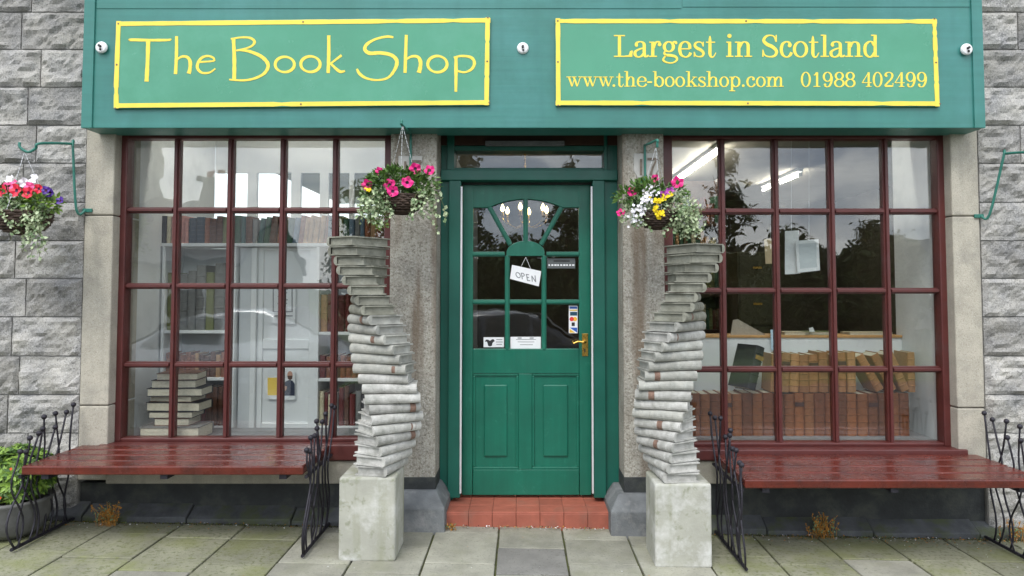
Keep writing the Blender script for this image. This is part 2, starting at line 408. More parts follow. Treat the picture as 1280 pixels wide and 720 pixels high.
# rock-faced granite
def rock(name, parent, x0, x1, z0, z1, seed, yf=0.0, proud=0.035):
    rr = random.Random(seed)
    w_, h_ = x1 - x0, z1 - z0
    nx, nz_ = max(6, int(w_ / 0.022)), max(6, int(h_ / 0.022))
    ox, oz = rr.uniform(0, 50), rr.uniform(0, 50)
    tilt = rr.uniform(-0.012, 0.012); tz = rr.uniform(-0.010, 0.014)
    vs = []; fs = []
    for j in range(nz_ + 1):
        for i in range(nx + 1):
            u, v = i / nx, j / nz_
            x, z = x0 + u * w_, z0 + v * h_
            if i in (0, nx): x += .0045 * noise.noise(Vector((ox, z * 22, i)))
            if j in (0, nz_): z += .0045 * noise.noise(Vector((x * 18, oz, j)))
            e = min(u * w_, (1 - u) * w_, v * h_, (1 - v) * h_)
            k = min(1, e / 0.022)
            n1 = noise.noise(Vector((x * 4 + ox, z * 6 + oz, 0)))
            n2 = noise.noise(Vector((x * 11 + oz, z * 15 + ox, 3)))
            n3 = noise.noise(Vector((x * 32 + ox, z * 38, oz)))
            cr = abs(noise.noise(Vector((x * 5 + ox * 2, z * 9 + oz, 7))))           # sharp conchoidal breaks
            d = 0.010 + k * (proud * 0.5 + 0.030 * n1 + 0.018 * n2 + 0.010 * n3 + tilt * (u - .5) * 2 + tz * (v - .5) * 2 - 0.085 * max(0, 0.18 - cr))
            vs.append((x, yf - max(0.004, d), z))
    W = nx + 1
    for j in range(nz_):
        for i in range(nx):
            a = j * W + i; fs.append((a, a + 1, a + W + 1, a + W))
    q = MB(); q.add(vs, fs)
    rim = [i for i in range(W)] + [j * W + nx for j in range(1, nz_ + 1)] + [nz_ * W + i for i in range(nx - 1, -1, -1)] + [j * W for j in range(nz_ - 1, 0, -1)]
    k0 = len(q.v); q.v += [(q.v[i][0], yf + 0.03, q.v[i][2]) for i in rim]
    n = len(rim)
    for i in range(n):
        j = (i + 1) % n; q.f.append((rim[i], k0 + i, k0 + j, rim[j])); q.m.append(0)
    c = ((x0 + x1) / 2, yf, (z0 + z1) / 2)
    return q.build(name, m_granite, parent, loc=tuple(Vector(c) - woff(parent)))

XL0, XL1 = -4.6, ax(105, 0)          # left stone wall
XR0, XR1 = ax(1226, 0), 4.6
CH = 0.2445
ytop = [16, 62.5, 109.5, 157, 204.5, 253, 301, 348, 396, 445, 493, 541]
joints_left = {0: 18, 1: 44, 2: 29, 3: 41, 4: 26, 5: 12, 6: 19, 7: 34, 8: 18, 9: 29, 10: 16}
zs = [az(p, 0) for p in ytop]
zs = [zs[0] + CH * 4, zs[0] + CH * 3, zs[0] + CH * 2, zs[0] + CH] + zs + [zs[-1] - CH, -0.12]
def stone_wall(xa, xb, side):
    q = MB(); q.box(xa, xb, 0.0, 0.5, -0.3, zs[0] + 0.0)
    wl = q.build('stone_wall', m_mortar, shop, label='rock-faced grey granite wall ' + ('left' if side < 0 else 'right') + ' of the shop windows')
    for r in range(len(zs) - 1):
        zt, zb = zs[r], zs[r + 1]
        rr = random.Random(100 * r + (1 if side < 0 else 2))
        if side < 0:
            x = ax(joints_left.get(r - 4, rr.uniform(10, 60)), 0); cuts = [xb, x]
            while cuts[-1] > xa: cuts.append(cuts[-1] - rr.uniform(0.34, 0.52))
            cuts = sorted(max(xa, c) for c in cuts)
        else:
            cuts = [xa, xa + (rr.uniform(0.2, 0.3) if r in (4, 7) else rr.uniform(0.33, 0.55))]
            while cuts[-1] < xb: cuts.append(cuts[-1] + rr.uniform(0.34, 0.52))
            cuts = [min(xb, c) for c in cuts]
        for a, b in zip(cuts, cuts[1:]):
            if b - a < 0.04: continue
            rock('stone', wl, a + 0.004, b - 0.004, zb + 0.004, zt - 0.004, rr.random() * 1e6)
    return wl
stone_wall(XL0, XL1, -1); stone_wall(XR0, XR1, 1)
# wall above the fascia
q = MB(); q.box(XL1, XR0, 0.0, 0.5, 3.62, zs[0]); uw = q.build('stone_wall', m_mortar, shop, label='strip of granite wall above the fascia')
for r in range(3):
    zt, zb = zs[r], max(3.64, zs[r + 1])
    if zt - zb < 0.05: continue
    x = XL1
    while x < XR0 - 0.02:
        b = min(XR0, x + R.uniform(0.36, 0.52)); rock('stone', uw, x + .004, b - .004, zb + .004, zt - .004, R.random() * 1e6); x = b

# dressed jamb stones
def jamb(pxa, pxb, ys, Yf):
    for a, b in zip(ys, ys[1:]):
        q = MB(); q.box(ax(pxa, Yf), ax(pxb, Yf), Yf, 0.3, az(b, Yf) + 0.003, az(a, Yf) - 0.003)
        q.build('jamb_stone', m_jamb, shop, bevel=0.008)
jamb(103, 139, [130, 269, 507, 601], -0.02); jamb(1193, 1227, [130, 270, 510, 604], -0.02)
# roughcast pillars and their chamfered bases
for pa, pb, lab in ((487, 545, 'left of'), (779, 831, 'right of')):
    xa, xb = ax(pa, -0.03), ax(pb, -0.03)
    q = MB(); q.box(xa, xb, -0.03, 0.42, 0.16, 2.75)
    pl = q.build('pillar', m_pebble, shop, bevel=0.006, label='roughcast stone pillar %s the green door' % lab)
    q = MB(); q.box(xa - 0.004, xb + 0.004, -0.034, 0.3, 0.20, 0.31); q.build('painted_band', m_plinth, pl, bevel=0.004)
def pbase(xa, xb, yf, zt, ch):
    zb = -0.2
    vs = [(xa, yf, zb), (xb, yf, zb), (xb, 0.3, zb), (xa, 0.3, zb), (xa, yf, zt - ch), (xb, yf, zt - ch), (xb, 0.3, zt - ch), (xa, 0.3, zt - ch),
          (xa + ch * .7, yf + ch, zt), (xb - ch * .7, yf + ch, zt), (xb - ch * .7, 0.3, zt), (xa + ch * .7, 0.3, zt)]
    q = MB(); q.add(vs, [(0, 1, 5, 4), (1, 2, 6, 5), (2, 3, 7, 6), (3, 0, 4, 7), (4, 5, 9, 8), (5, 6, 10, 9), (7, 4, 8, 11), (8, 9, 10, 11), (0, 3, 2, 1), (6, 7, 11, 10)])
    q.build('pillar_base', m_base, shop, bevel=0.008)
pbase(-0.88, ax(557, -0.15), -0.15, 0.235, 0.085)
pbase(ax(762, -0.15), 1.0, -0.15, 0.215, 0.085)

# stall risers, sills and the sloping ledge along the foot of the wall
for s, xa, xb in ((-1, ax(100, 0), -0.78), (1, 0.86, ax(1230, 0))):
    q = MB(); q.box(xa, xb, 0.02, 0.4, -0.2, 0.262); q.build('stall_riser', m_plinth, shop)
    q = MB(); q.box(xa + 0.2, xb - .0, -0.012, 0.35, 0.262, 0.405); q.build('stone_sill', m_jamb, shop, bevel=0.008)
    n = 5; cw = (xb - xa + 1.2) / n; x = xa - (1.2 if s < 0 else 0)
    for i in range(n):
        a, b = x + i * cw + .003, x + (i + 1) * cw - .003
        zz = gz((a + b) / 2)
        vs = [(a, -0.085, zz - .1), (b, -0.085, zz - .1), (b, -0.085, zz + 0.03), (a, -0.085, zz + 0.03), (a, 0.05, zz + 0.10), (b, 0.05, zz + 0.10), (a, 0.05, zz - .1), (b, 0.05, zz - .1)]
        q = MB(); q.add(vs, [(0, 1, 2, 3), (3, 2, 5, 4), (0, 3, 4, 6), (1, 7, 5, 2), (0, 6, 7, 1)])
        q.build('plinth_ledge', m_ledge, shop, bevel=0.006)

# ------------------------------------------------------------------ display windows
WY = 0.06                                                  # front of the window frames
def window(outer, ptop, pbot, bars, rows, lab):
    xa, xb = ax(outer[0], WY), ax(outer[1], WY)
    ia, ib = ax(outer[2], WY), ax(outer[3], WY)
    zt, zb = az(ptop - 9, WY) + 0.02, az(pbot + 2, WY)
    it, ib_z = az(ptop, WY), az(pbot, WY) + 0.012
    q = MB()
    q.box(xa, ia, WY, WY + 0.09, zb, zt); q.box(ib, xb, WY, WY + 0.09, zb, zt)
    q.box(ia, ib, WY + .002, WY + 0.09, it, zt); q.box(ia, ib, WY + .002, WY + 0.09, zb, ib_z)
    fr = q.build('display_window', m_maroon, shop, bevel=0.006, label=lab)
    q = MB(); q.box(xa - 0.01, xb + 0.01, -0.035, WY + 0.08, 0.412, zb); q.build('window_sill', m_maroon, fr, bevel=0.008)
    xs = [ax(b, WY) for b in bars]; zs_ = [az(r, WY) for r in rows]
    hw = 0.0195
    def vbar(x, z0, z1):
        q = MB(); q.box(x - hw, x + hw, WY + 0.03, WY + 0.075, z0, z1); q.box(x - hw * .5, x + hw * .5, WY + 0.012, WY + 0.031, z0, z1)
        q.build('glazing_bar', m_maroon, fr, bevel=0.003)
    def hbar(z, x0, x1):
        q = MB(); q.box(x0, x1, WY + 0.032, WY + 0.073, z - hw, z + hw); q.box(x0, x1, WY + 0.014, WY + 0.033, z - hw * .5, z + hw * .5)
        q.build('glazing_bar', m_maroon, fr, bevel=0.003)
    for x in xs: vbar(x, ib_z, it)
    X = [ia] + xs + [ib]; Z = [it] + zs_ + [ib_z]
    for z in zs_:
        for i in range(5): hbar(z, X[i] + (0 if i == 0 else hw), X[i + 1] - (0 if i == 4 else hw))
    for i in range(5):
        for j in range(4):
            a, b, t, u = X[i], X[i + 1], Z[j], Z[j + 1]
            c = ((a + b) / 2, WY + 0.055, (t + u) / 2)
            q = MB(); q.box(a + .006, b - .006, WY + 0.053, WY + 0.057, u + .006, t - .006)
            p = q.build('pane', GLASS, fr, loc=tuple(Vector(c) - woff(fr)))
            p.rotation_euler = (R.uniform(-.005, .005), 0, R.uniform(-.006, .006))
    return X, Z
window((140, 488, 155, 479.5), 173, 550, [215, 283, 349.5, 416], [262, 357.5, 456.5], 'left maroon display window of twenty panes')
window((830, 1192, 842, 1176), 173, 556, [906, 974, 1044.5, 1113], [263.5, 363.5, 462.5], 'right maroon display window of twenty panes')

# ------------------------------------------------------------------ fascia
FY = -0.20
fx0, fx1 = ax(105, FY, 80), ax(1228, FY, 80)
fz0 = az(160, FY)
q = MB(); q.box(fx0, fx1, FY, 0.02, fz0, 3.60)
fas = q.build('fascia', m_fascia, shop, bevel=0.004, label='wide green painted fascia board above the windows')
q = MB(); q.box(fx0 - .03, fx1 + .03, FY - 0.06, 0.02, 3.60, 3.66); q.box(fx0 - .06, fx1 + .06, FY - 0.10, 0.02, 3.66, 3.71); q.build('cornice', m_fascia, fas, bevel=0.004)
for a, b in ((fx0 - .002, ax(118, FY, 80)), (ax(1215, FY, 80), fx1 + .002)):
    q = MB(); q.box(a, b, FY - 0.012, FY + 0.01, fz0 - .002, 3.598); q.build('end_board', m_fascia, fas, bevel=0.003)
for a, b, zz_ in ((fx0 + .07, ax(852, FY, 5), az(11, FY)), (ax(853, FY, 5), fx1 - .07, az(9, FY))):
    q = MB(); q.box(a, b, FY - .0035, FY + .01, zz_, 3.597); q.build('upper_board', m_fascia, fas, bevel=.002)
q = MB(); q.box(XL1, XR0, 0.02, 0.45, 2.56, 3.62); q.build('lintel', m_plinth, shop)

# ------------------------------------------------------------------ door recess
DY = 0.28
jx0, jx1 = ax(545, -0.03), ax(779, -0.03)
q = MB()
q.box(jx0 + .001, jx0 + 0.09, 0.21, 0.40, 0.10, 2.56); q.box(jx1 - 0.09, jx1 - .001, 0.21, 0.40, 0.10, 2.56)
jamb_o = q.build('jamb_panel', m_green2, shop, bevel=0.003)
pa, pb = ax(561, .2), ax(576, .2); pc, pd = ax(741, .2), ax(756, .2)
q = MB()
zt0, zt1 = az(226, .2), az(213, .2)
q.box(pa, pb, 0.18, 0.36, 0.12, zt0); q.box(pc, pd, 0.18, 0.36, 0.12, zt0)
q.box(jx0 + .003, jx1 - .003, 0.17, 0.38, zt0, zt1)
q.box(jx0 + .092, ax(558, .2) , 0.19, 0.34, zt1, 2.56); q.box(ax(760, .2), jx1 - .092, 0.19, 0.34, zt1, 2.56)
q.box(ax(558, .2), ax(760, .2), 0.21, 0.34, zt1, zt1 + 0.02)
q.box(ax(558, .2), ax(760, .2), 0.21, 0.34, az(188, .2), az(188, .2) + 0.035)
frm = q.build('door_frame', m_green2, shop, bevel=0.004)
q = MB(); q.box(pb, pc, 0.27, 0.36, az(231, DY), zt0); q.build('door_head', m_plinth, frm)
q = MB(); q.box(ax(557, .2), ax(761, .2), 0.262, 0.266, zt1 + .01, az(188, .2) + .01); q.build('pane', GLASS, frm)
q = MB(); q.box(jx0 + .002, jx1 - .002, 0.20, 0.40, az(188, .2) + .036, 2.60); q.build('transom_board', m_darkwood, frm)
q = MB(); q.box(ax(606, .17), ax(706, .17), 0.165, 0.199, az(182, .17), az(176, .17)); q.build('transom_strip', m_base, frm, bevel=.003)
for px in (576.5, 740):
    x = ax(px, 0.18); q = MB(); q.box(x - .006, x + .006, 0.172, 0.2, 0.15, az(233, .18)); q.build('weather_strip', m_alu, frm, bevel=.002)

d = lambda px, py: at(px, py, DY)
def rect(q, pxa, pxb, pya, pyb, y0, y1):
    xa, xb = d(pxa, (pya + pyb) / 2)[0], d(pxb, (pya + pyb) / 2)[0]
    q.box(xa, xb, y0, y1, d(640, pyb)[1], d(640, pya)[1])
q = MB()
T0, T1 = DY, DY + 0.045
rect(q, 578, 591, 231, 619, T0, T1); rect(q, 724, 738.5, 231, 619, T0, T1)      # stiles
rect(q, 591, 724, 587, 619, T0 + .001, T1); rect(q, 591, 724, 436, 467, T0 + .001, T1); rect(q, 648, 665, 467, 587, T0 + .001, T1)
arch = []
def yl(px):
    if px < 613 or px > 701: return 259.5
    u = (px - 657) / 44.0
    return 249 + 9.5 * u * u
pxs = [591 + (724 - 591) * i / 40 for i in range(41)]
poly = [d(591, 231), d(724, 231)] + [d(p, yl(p)) for p in reversed(pxs)]
q.prism(poly, T0 + .0015, T1)
door = q.build('door', m_green, shop, bevel=0.004, label='green panelled half-glazed shop door with fanlight')
for pa_, pb_ in ((591, 648), (665, 724)):
    q = MB(); rect(q, pa_ - 1, pb_ + 1, 466, 588, T0 + .018, T1 - .006); rect(q, pa_ + 14, pb_ - 14, 481, 571, T0 + .004, T0 + .02)
    q.build('panel', m_green, door, bevel=0.012)
    q = MB()
    for (a, b, c, e) in ((pa_, pb_, 467, 470), (pa_, pb_, 584, 587), (pa_, pa_ + 3, 470, 584), (pb_ - 3, pb_, 470, 584)): rect(q, a, b, c, e, T0 + .006, T0 + .022)
    q.build('panel_moulding', m_green, door, bevel=.004)
def bar(p, r, wpx=6):
    (x0, z0), (x1, z1) = d(*p), d(*r)
    dx, dz = x1 - x0, z1 - z0; l = math.hypot(dx, dz); h = wpx / 183 / 2
    nx, nz2 = -dz / l * h, dx / l * h
    q = MB(); q.prism([(x0 + nx, z0 + nz2), (x0 - nx, z0 - nz2), (x1 - nx, z1 - nz2), (x1 + nx, z1 + nz2)], T0 + .003, T1 - .004)
    q.prism([(x0 + nx * .5, z0 + nz2 * .5), (x0 - nx * .5, z0 - nz2 * .5), (x1 - nx * .5, z1 - nz2 * .5), (x1 + nx * .5, z1 + nz2 * .5)], T0 - .006, T0 + .004)
    q.build('glazing_bar', m_green, door, bevel=.0025)
bar((634, 319.5), (634, 437)); bar((680, 319.5), (680, 437))
for a, b in ((591, 631), (637, 677), (683, 724)):
    bar((a, 377.5), (b, 377.5))
    if a != 637: bar((a, 317.5), (b, 317.5))
hub = [d(634 - 1 + 0, 320)] + [d(657 + 24 * math.cos(PI - PI * i / 14), 316 - 15 * math.sin(PI * i / 14)) for i in range(15)] + [d(681, 320)]
q = MB(); q.prism(hub, T0 - .004, T1 - .003); q.build('fanlight_hub', m_green, door, bevel=.003)
bar((638, 306), (612, 259)); bar((676, 306), (702, 259)); bar((657, 303), (657, 248))
GY = DY + .026
panes = [[(a, 320), (b, 320), (b, 376), (a, 376)] for a, b in ((589, 633), (635, 679), (681, 726))]
panes += [[(a, 379), (b, 379), (b, 437), (a, 437)] for a, b in ((589, 633), (635, 679), (681, 726))]
panes += [[(589, 257), (612.5, 257), (638, 305), (634, 316.5), (589, 316.5)], [(726, 257), (701.5, 257), (676, 305), (680, 316.5), (726, 316.5)]]
panes += [[(613.5, 258)] + [(613 + 43.0 * i / 10, 247 + 9.5 * (1 - i / 10.) ** 2) for i in range(1, 11)] + [(656, 304), (640, 305)]]
panes += [[(657.8, 247)] + [(658 + 43.0 * i / 10, 247 + 9.5 * (i / 10.) ** 2) for i in range(1, 11)] + [(674, 305), (657.8, 304)]]
for p in panes:
    q = MB(); q.prism([d(*c) for c in p], GY, GY + .004); q.build('pane', GLASS, door)
# brass handle
q = MB(); rect(q, 727.5, 735, 417, 445, T0 - .006, T0 + .001)
hx, hz = d(731, 427)
q.tube([(hx, T0, hz), (hx, T0 - .045, hz), (hx - .012, T0 - .052, hz), (hx - .05, T0 - .05, hz + .004), (hx - .08, T0 - .05, hz - .008), (hx - .088, T0 - .05, hz + .004)], [.009, .008, .008, .007, .006, .004], 8)
q.build('handle', m_brass, door, bevel=.0015)
q = MB(); kx, kz = d(731, 438); q.box(kx - .004, kx + .004, T0 - .0075, T0 - .0055, kz - .012, kz + .012); q.build('keyhole', m_black, door)

# tiled step
sx0, sx1 = ax(557, -.02), ax(763, -.02)
SZ = az(640, -0.02)
q = MB(); q.box(sx0, sx1, -0.016, 0.42, -0.15, SZ - 0.004); step = q.build('step', m_grout, shop, label='red tiled step below the green door')
n = 7; tw = (sx1 - sx0) / n
for i in range(n):
    a, b = sx0 + i * tw + .0012, sx0 + (i + 1) * tw - .0012
    q = MB(); q.box(a, b, -0.024, -0.012, gz(0) - .05, SZ - 0.010); q.build('tile', m_tile, step, bevel=.004)
    for k in range(3):
        q = MB(); q.box(a, b, -0.022 + k * .148, -0.022 + k * .148 + .145, SZ - 0.012, SZ + .001 * R.random()); q.build('tile', m_tile, step, bevel=.003)

# house numerals
def strokes(q, lst, Y0, th, dz=0.0002, wpx=1.0, conv=None, y_in=None):
    for i, pts in enumerate(lst):
        pts = catmull(pts, 6) if len(pts) > 2 else pts
        P_ = [conv(p[0], p[1]) for p in pts]; W_ = [p[2] for p in pts]
        ribbon(q, P_, W_, Y0 - th - dz * i, Y0)
def ribbon(q, P_, W_, y0, y1, closed=False):
    n = len(P_); A = []; B = []
    for i in range(n):
        a = P_[(i - 1) % n] if (closed or i > 0) else P_[i]; c = P_[(i + 1) % n] if (closed or i < n - 1) else P_[i]
        dx, dz = c[0] - a[0], c[1] - a[1]; l = math.hypot(dx, dz) or 1
        nx, nz2 = -dz / l, dx / l
        A.append((P_[i][0] + nx * W_[i] / 2, P_[i][1] + nz2 * W_[i] / 2)); B.append((P_[i][0] - nx * W_[i] / 2, P_[i][1] - nz2 * W_[i] / 2))
    vs = []
    for a, b in zip(A, B): vs += [(a[0], y0, a[1]), (b[0], y0, b[1]), (a[0], y1, a[1]), (b[0], y1, b[1])]
    fs = []
    for i in range(n if closed else n - 1):
        j = (i + 1) % n
        fs += [(4 * i, 4 * i + 1, 4 * j + 1, 4 * j), (4 * i + 1, 4 * i + 3, 4 * j + 3, 4 * j + 1), (4 * i + 2, 4 * i, 4 * j, 4 * j + 2)]
    if not closed: fs += [(0, 2, 3, 1), (4 * n - 4, 4 * n - 3, 4 * n - 1, 4 * n - 2)]
    q.add(vs, fs)
for cxp, cyp, hide in ((513, 212, 0), (807, 209, 0)):
    cv = lambda px, py: at(px, py, -0.03)
    poly = [cv(cxp - 15, cyp - 17), cv(cxp + 15, cyp - 17), cv(cxp + 15, cyp + 4), cv(cxp + 10, cyp + 14), cv(cxp, cyp + 20), cv(cxp - 10, cyp + 14), cv(cxp - 15, cyp + 4)]
    q = MB(); q.prism(poly, -0.036, -0.02); pq = q.build('number_plaque', m_shield, shop, bevel=.003)
    k = 1 / 195.
    q = MB(); strokes(q, [[(cxp - 6, cyp - 10, 2.6 * k), (cxp - 6, cyp + 10, 2.6 * k)]], -0.036, .006, conv=cv); q.build('numeral', m_bronze, pq)
    q = MB(); strokes(q, [[(cxp + 2, cyp - 10, 3 * k), (cxp + 14, cyp - 10, 3 * k)], [(cxp + 14, cyp - 10, 2.4 * k), (cxp + 9, cyp, 2.4 * k), (cxp + 6, cyp + 10, 3 * k)]], -0.036, .006, conv=cv); q.build('numeral', m_bronze, pq)

# ------------------------------------------------------------------ sign boards with lettering
SY = FY - 0.020
def sign_board(c4, label):
    P4 = [at(x, y, FY - .02) for x, y in c4]
    bx, bz = (P4[0][0] + P4[2][0]) / 2, P4[2][1]
    s = thing('sign_board', label, 'sign', (bx, FY - .001, bz))
    q = MB(); q.prism(P4, SY, FY - .001); q.build('board', m_sign, s, bevel=.002)
    q = MB()
    cc = (sum(p[0] for p in P4) / 4, sum(p[1] for p in P4) / 4)
    for i in range(4):
        a, b = c4[i], c4[(i + 1) % 4]
        mid = [(a[0] + (b[0] - a[0]) * t / 40., a[1] + (b[1] - a[1]) * t / 40.) for t in range(41)]
        ins = 3.4
        sx = (1 if i == 3 else -1 if i == 1 else 0); sy = (1 if i == 0 else -1 if i == 2 else 0)
        P_, W_ = [], []
        for t, (x, y) in enumerate(mid):
            wv = 5.6 + 0.7 * noise.noise(Vector((x * .06, y * .06, i * 9.))) - (1.6 if noise.noise(Vector((x * .16, y * .16, 4 + i))) > 0.42 else 0)
            P_.append(at(min(max(x + sx * ins, c4[0][0] + .5), c4[1][0] + 1.5), y + sy * ins, SY)); W_.append(wv / 204.)
        q = MB(); ribbon(q, P_, W_, SY - .0022 - .0004 * (i % 2), SY); q.build('border_strip', m_yellow, s)
        for t in (0.0, 0.5):
            x, y = a[0] + (b[0] - a[0]) * t + sx * 3.2 + (3.2 if i in (0,) and t == 0 else 0), a[1] + (b[1] - a[1]) * t + sy * 3.2
            X_, Z_ = at(x, y, SY); q = MB(); q.lathe([(.006, 0), (.005, .002), (.0001, .0025)], (0, 0, 0), 8)
            q.v = [(X_ + v[0], SY - .0028 - v[2], Z_ + v[1]) for v in q.v]; q.build('screw', m_bronze, s)
    return s
sign1 = sign_board([(145, 26.5), (613, 22), (611.5, 131.5), (141, 135.5)], 'green sign with yellow border reading The Book Shop')
sign2 = sign_board([(694, 23), (1171, 23.5), (1175, 133), (694.5, 132)], 'green sign with yellow border reading Largest in Scotland')

def letter(q, s): q.build('letter', m_yellow, s)
# hand-lettered left sign: strokes (x, y, width) read in 1/5.333 and 1/5.12 pixel units
def rough(pts, ox, k):
    n = len(pts)
    out = catmull(pts, 8) if n > 2 else [tuple(pts[0][q] + (pts[-1][q] - pts[0][q]) * i / 12. for q in range(3)) for i in range(13)]
    return [(ox + p[0] / k, 15 + p[1] / k, p[2] / k * (1 + 0.16 * noise.noise(Vector((p[0] * .09, p[1] * .09, 1)))) * 1.04) for p in out]
def oval(cx_, cy_, rx, ry, w0=13, w1=20, tilt=0.5):
    return [(cx_ + rx * math.cos(t), cy_ - ry * math.sin(t), w0 + (w1 - w0) * abs(math.cos(t + tilt))) for t in [2 * PI * i / 28 + 0.8 for i in range(28)]]
G1 = [(140, 5.333, [[[(113, 190, 6), (130, 186, 18), (250, 188, 17), (372, 187, 15), (396, 180, 5)], [(242, 192, 26), (238, 330, 24), (231, 464, 27)]],
                    [[(431, 162, 18), (430, 290, 20), (424, 414, 22)], [(428, 325, 10), (460, 300, 14), (500, 300, 18), (521, 330, 22), (520, 380, 22), (512, 411, 25)]],
                    [[(577, 334, 12), (632, 331, 12), (680, 327, 11)], [(684, 328, 12), (676, 306, 13), (640, 294, 14), (600, 305, 17), (574, 340, 19), (571, 376, 19), (600, 405, 15), (650, 404, 12), (690, 378, 9)]],
                    [[(810, 172, 22), (816, 320, 24), (815, 448, 22)], [(793, 180, 10), (860, 170, 12), (920, 173, 14), (950, 196, 17), (935, 225, 14), (890, 244, 11), (828, 258, 12)],
                     [(850, 254, 12), (920, 264, 18), (1000, 300, 22), (1041, 352, 23), (1020, 405, 19), (960, 440, 15), (880, 456, 13), (782, 451, 10)]],
                    [oval(1152, 350, 64, 51)]]),
      (370, 5.12, [[oval(93, 334, 62, 50)],
                   [[(210, 150, 20), (210, 270, 21), (206, 391, 19)], [(292, 277, 15), (214, 337, 11)], [(224, 332, 13), (278, 380, 18), (314, 378, 11)]],
                   [[(623, 162, 14), (580, 158, 15), (510, 174, 14), (455, 206, 19), (441, 240, 21), (472, 264, 23), (540, 262, 22), (610, 276, 21), (645, 312, 23), (634, 365, 20), (590, 420, 14), (520, 436, 12), (450, 424, 14), (407, 395, 18), (390, 364, 12)]],
                   [[(706, 147, 18), (702, 270, 20), (698, 390, 20)], [(705, 305, 11), (740, 285, 14), (780, 288, 18), (797, 320, 23), (794, 360, 23), (786, 389, 26)]],
                   [oval(905, 334, 62, 52)],
                   [[(1024, 284, 20), (1024, 400, 20), (1023, 511, 16)], [(1010, 292, 11), (1060, 282, 14), (1120, 291, 17), (1142, 325, 20), (1125, 365, 16), (1080, 386, 12), (1036, 378, 12)]]])]
for ox, k, letters in G1:
    for lt in letters:
        q = MB()
        for i, s_ in enumerate(lt):
            cl_ = len(s_) == 28; pts = rough(s_, ox, k) if not cl_ else [(ox + p[0] / k, 15 + p[1] / k, p[2] / k) for p in s_]
            ribbon(q, [at(p[0], p[1], SY) for p in pts], [p[2] / 203. for p in pts], SY - .0016 - .0003 * i, SY, closed=cl_)
        letter(q, sign1)
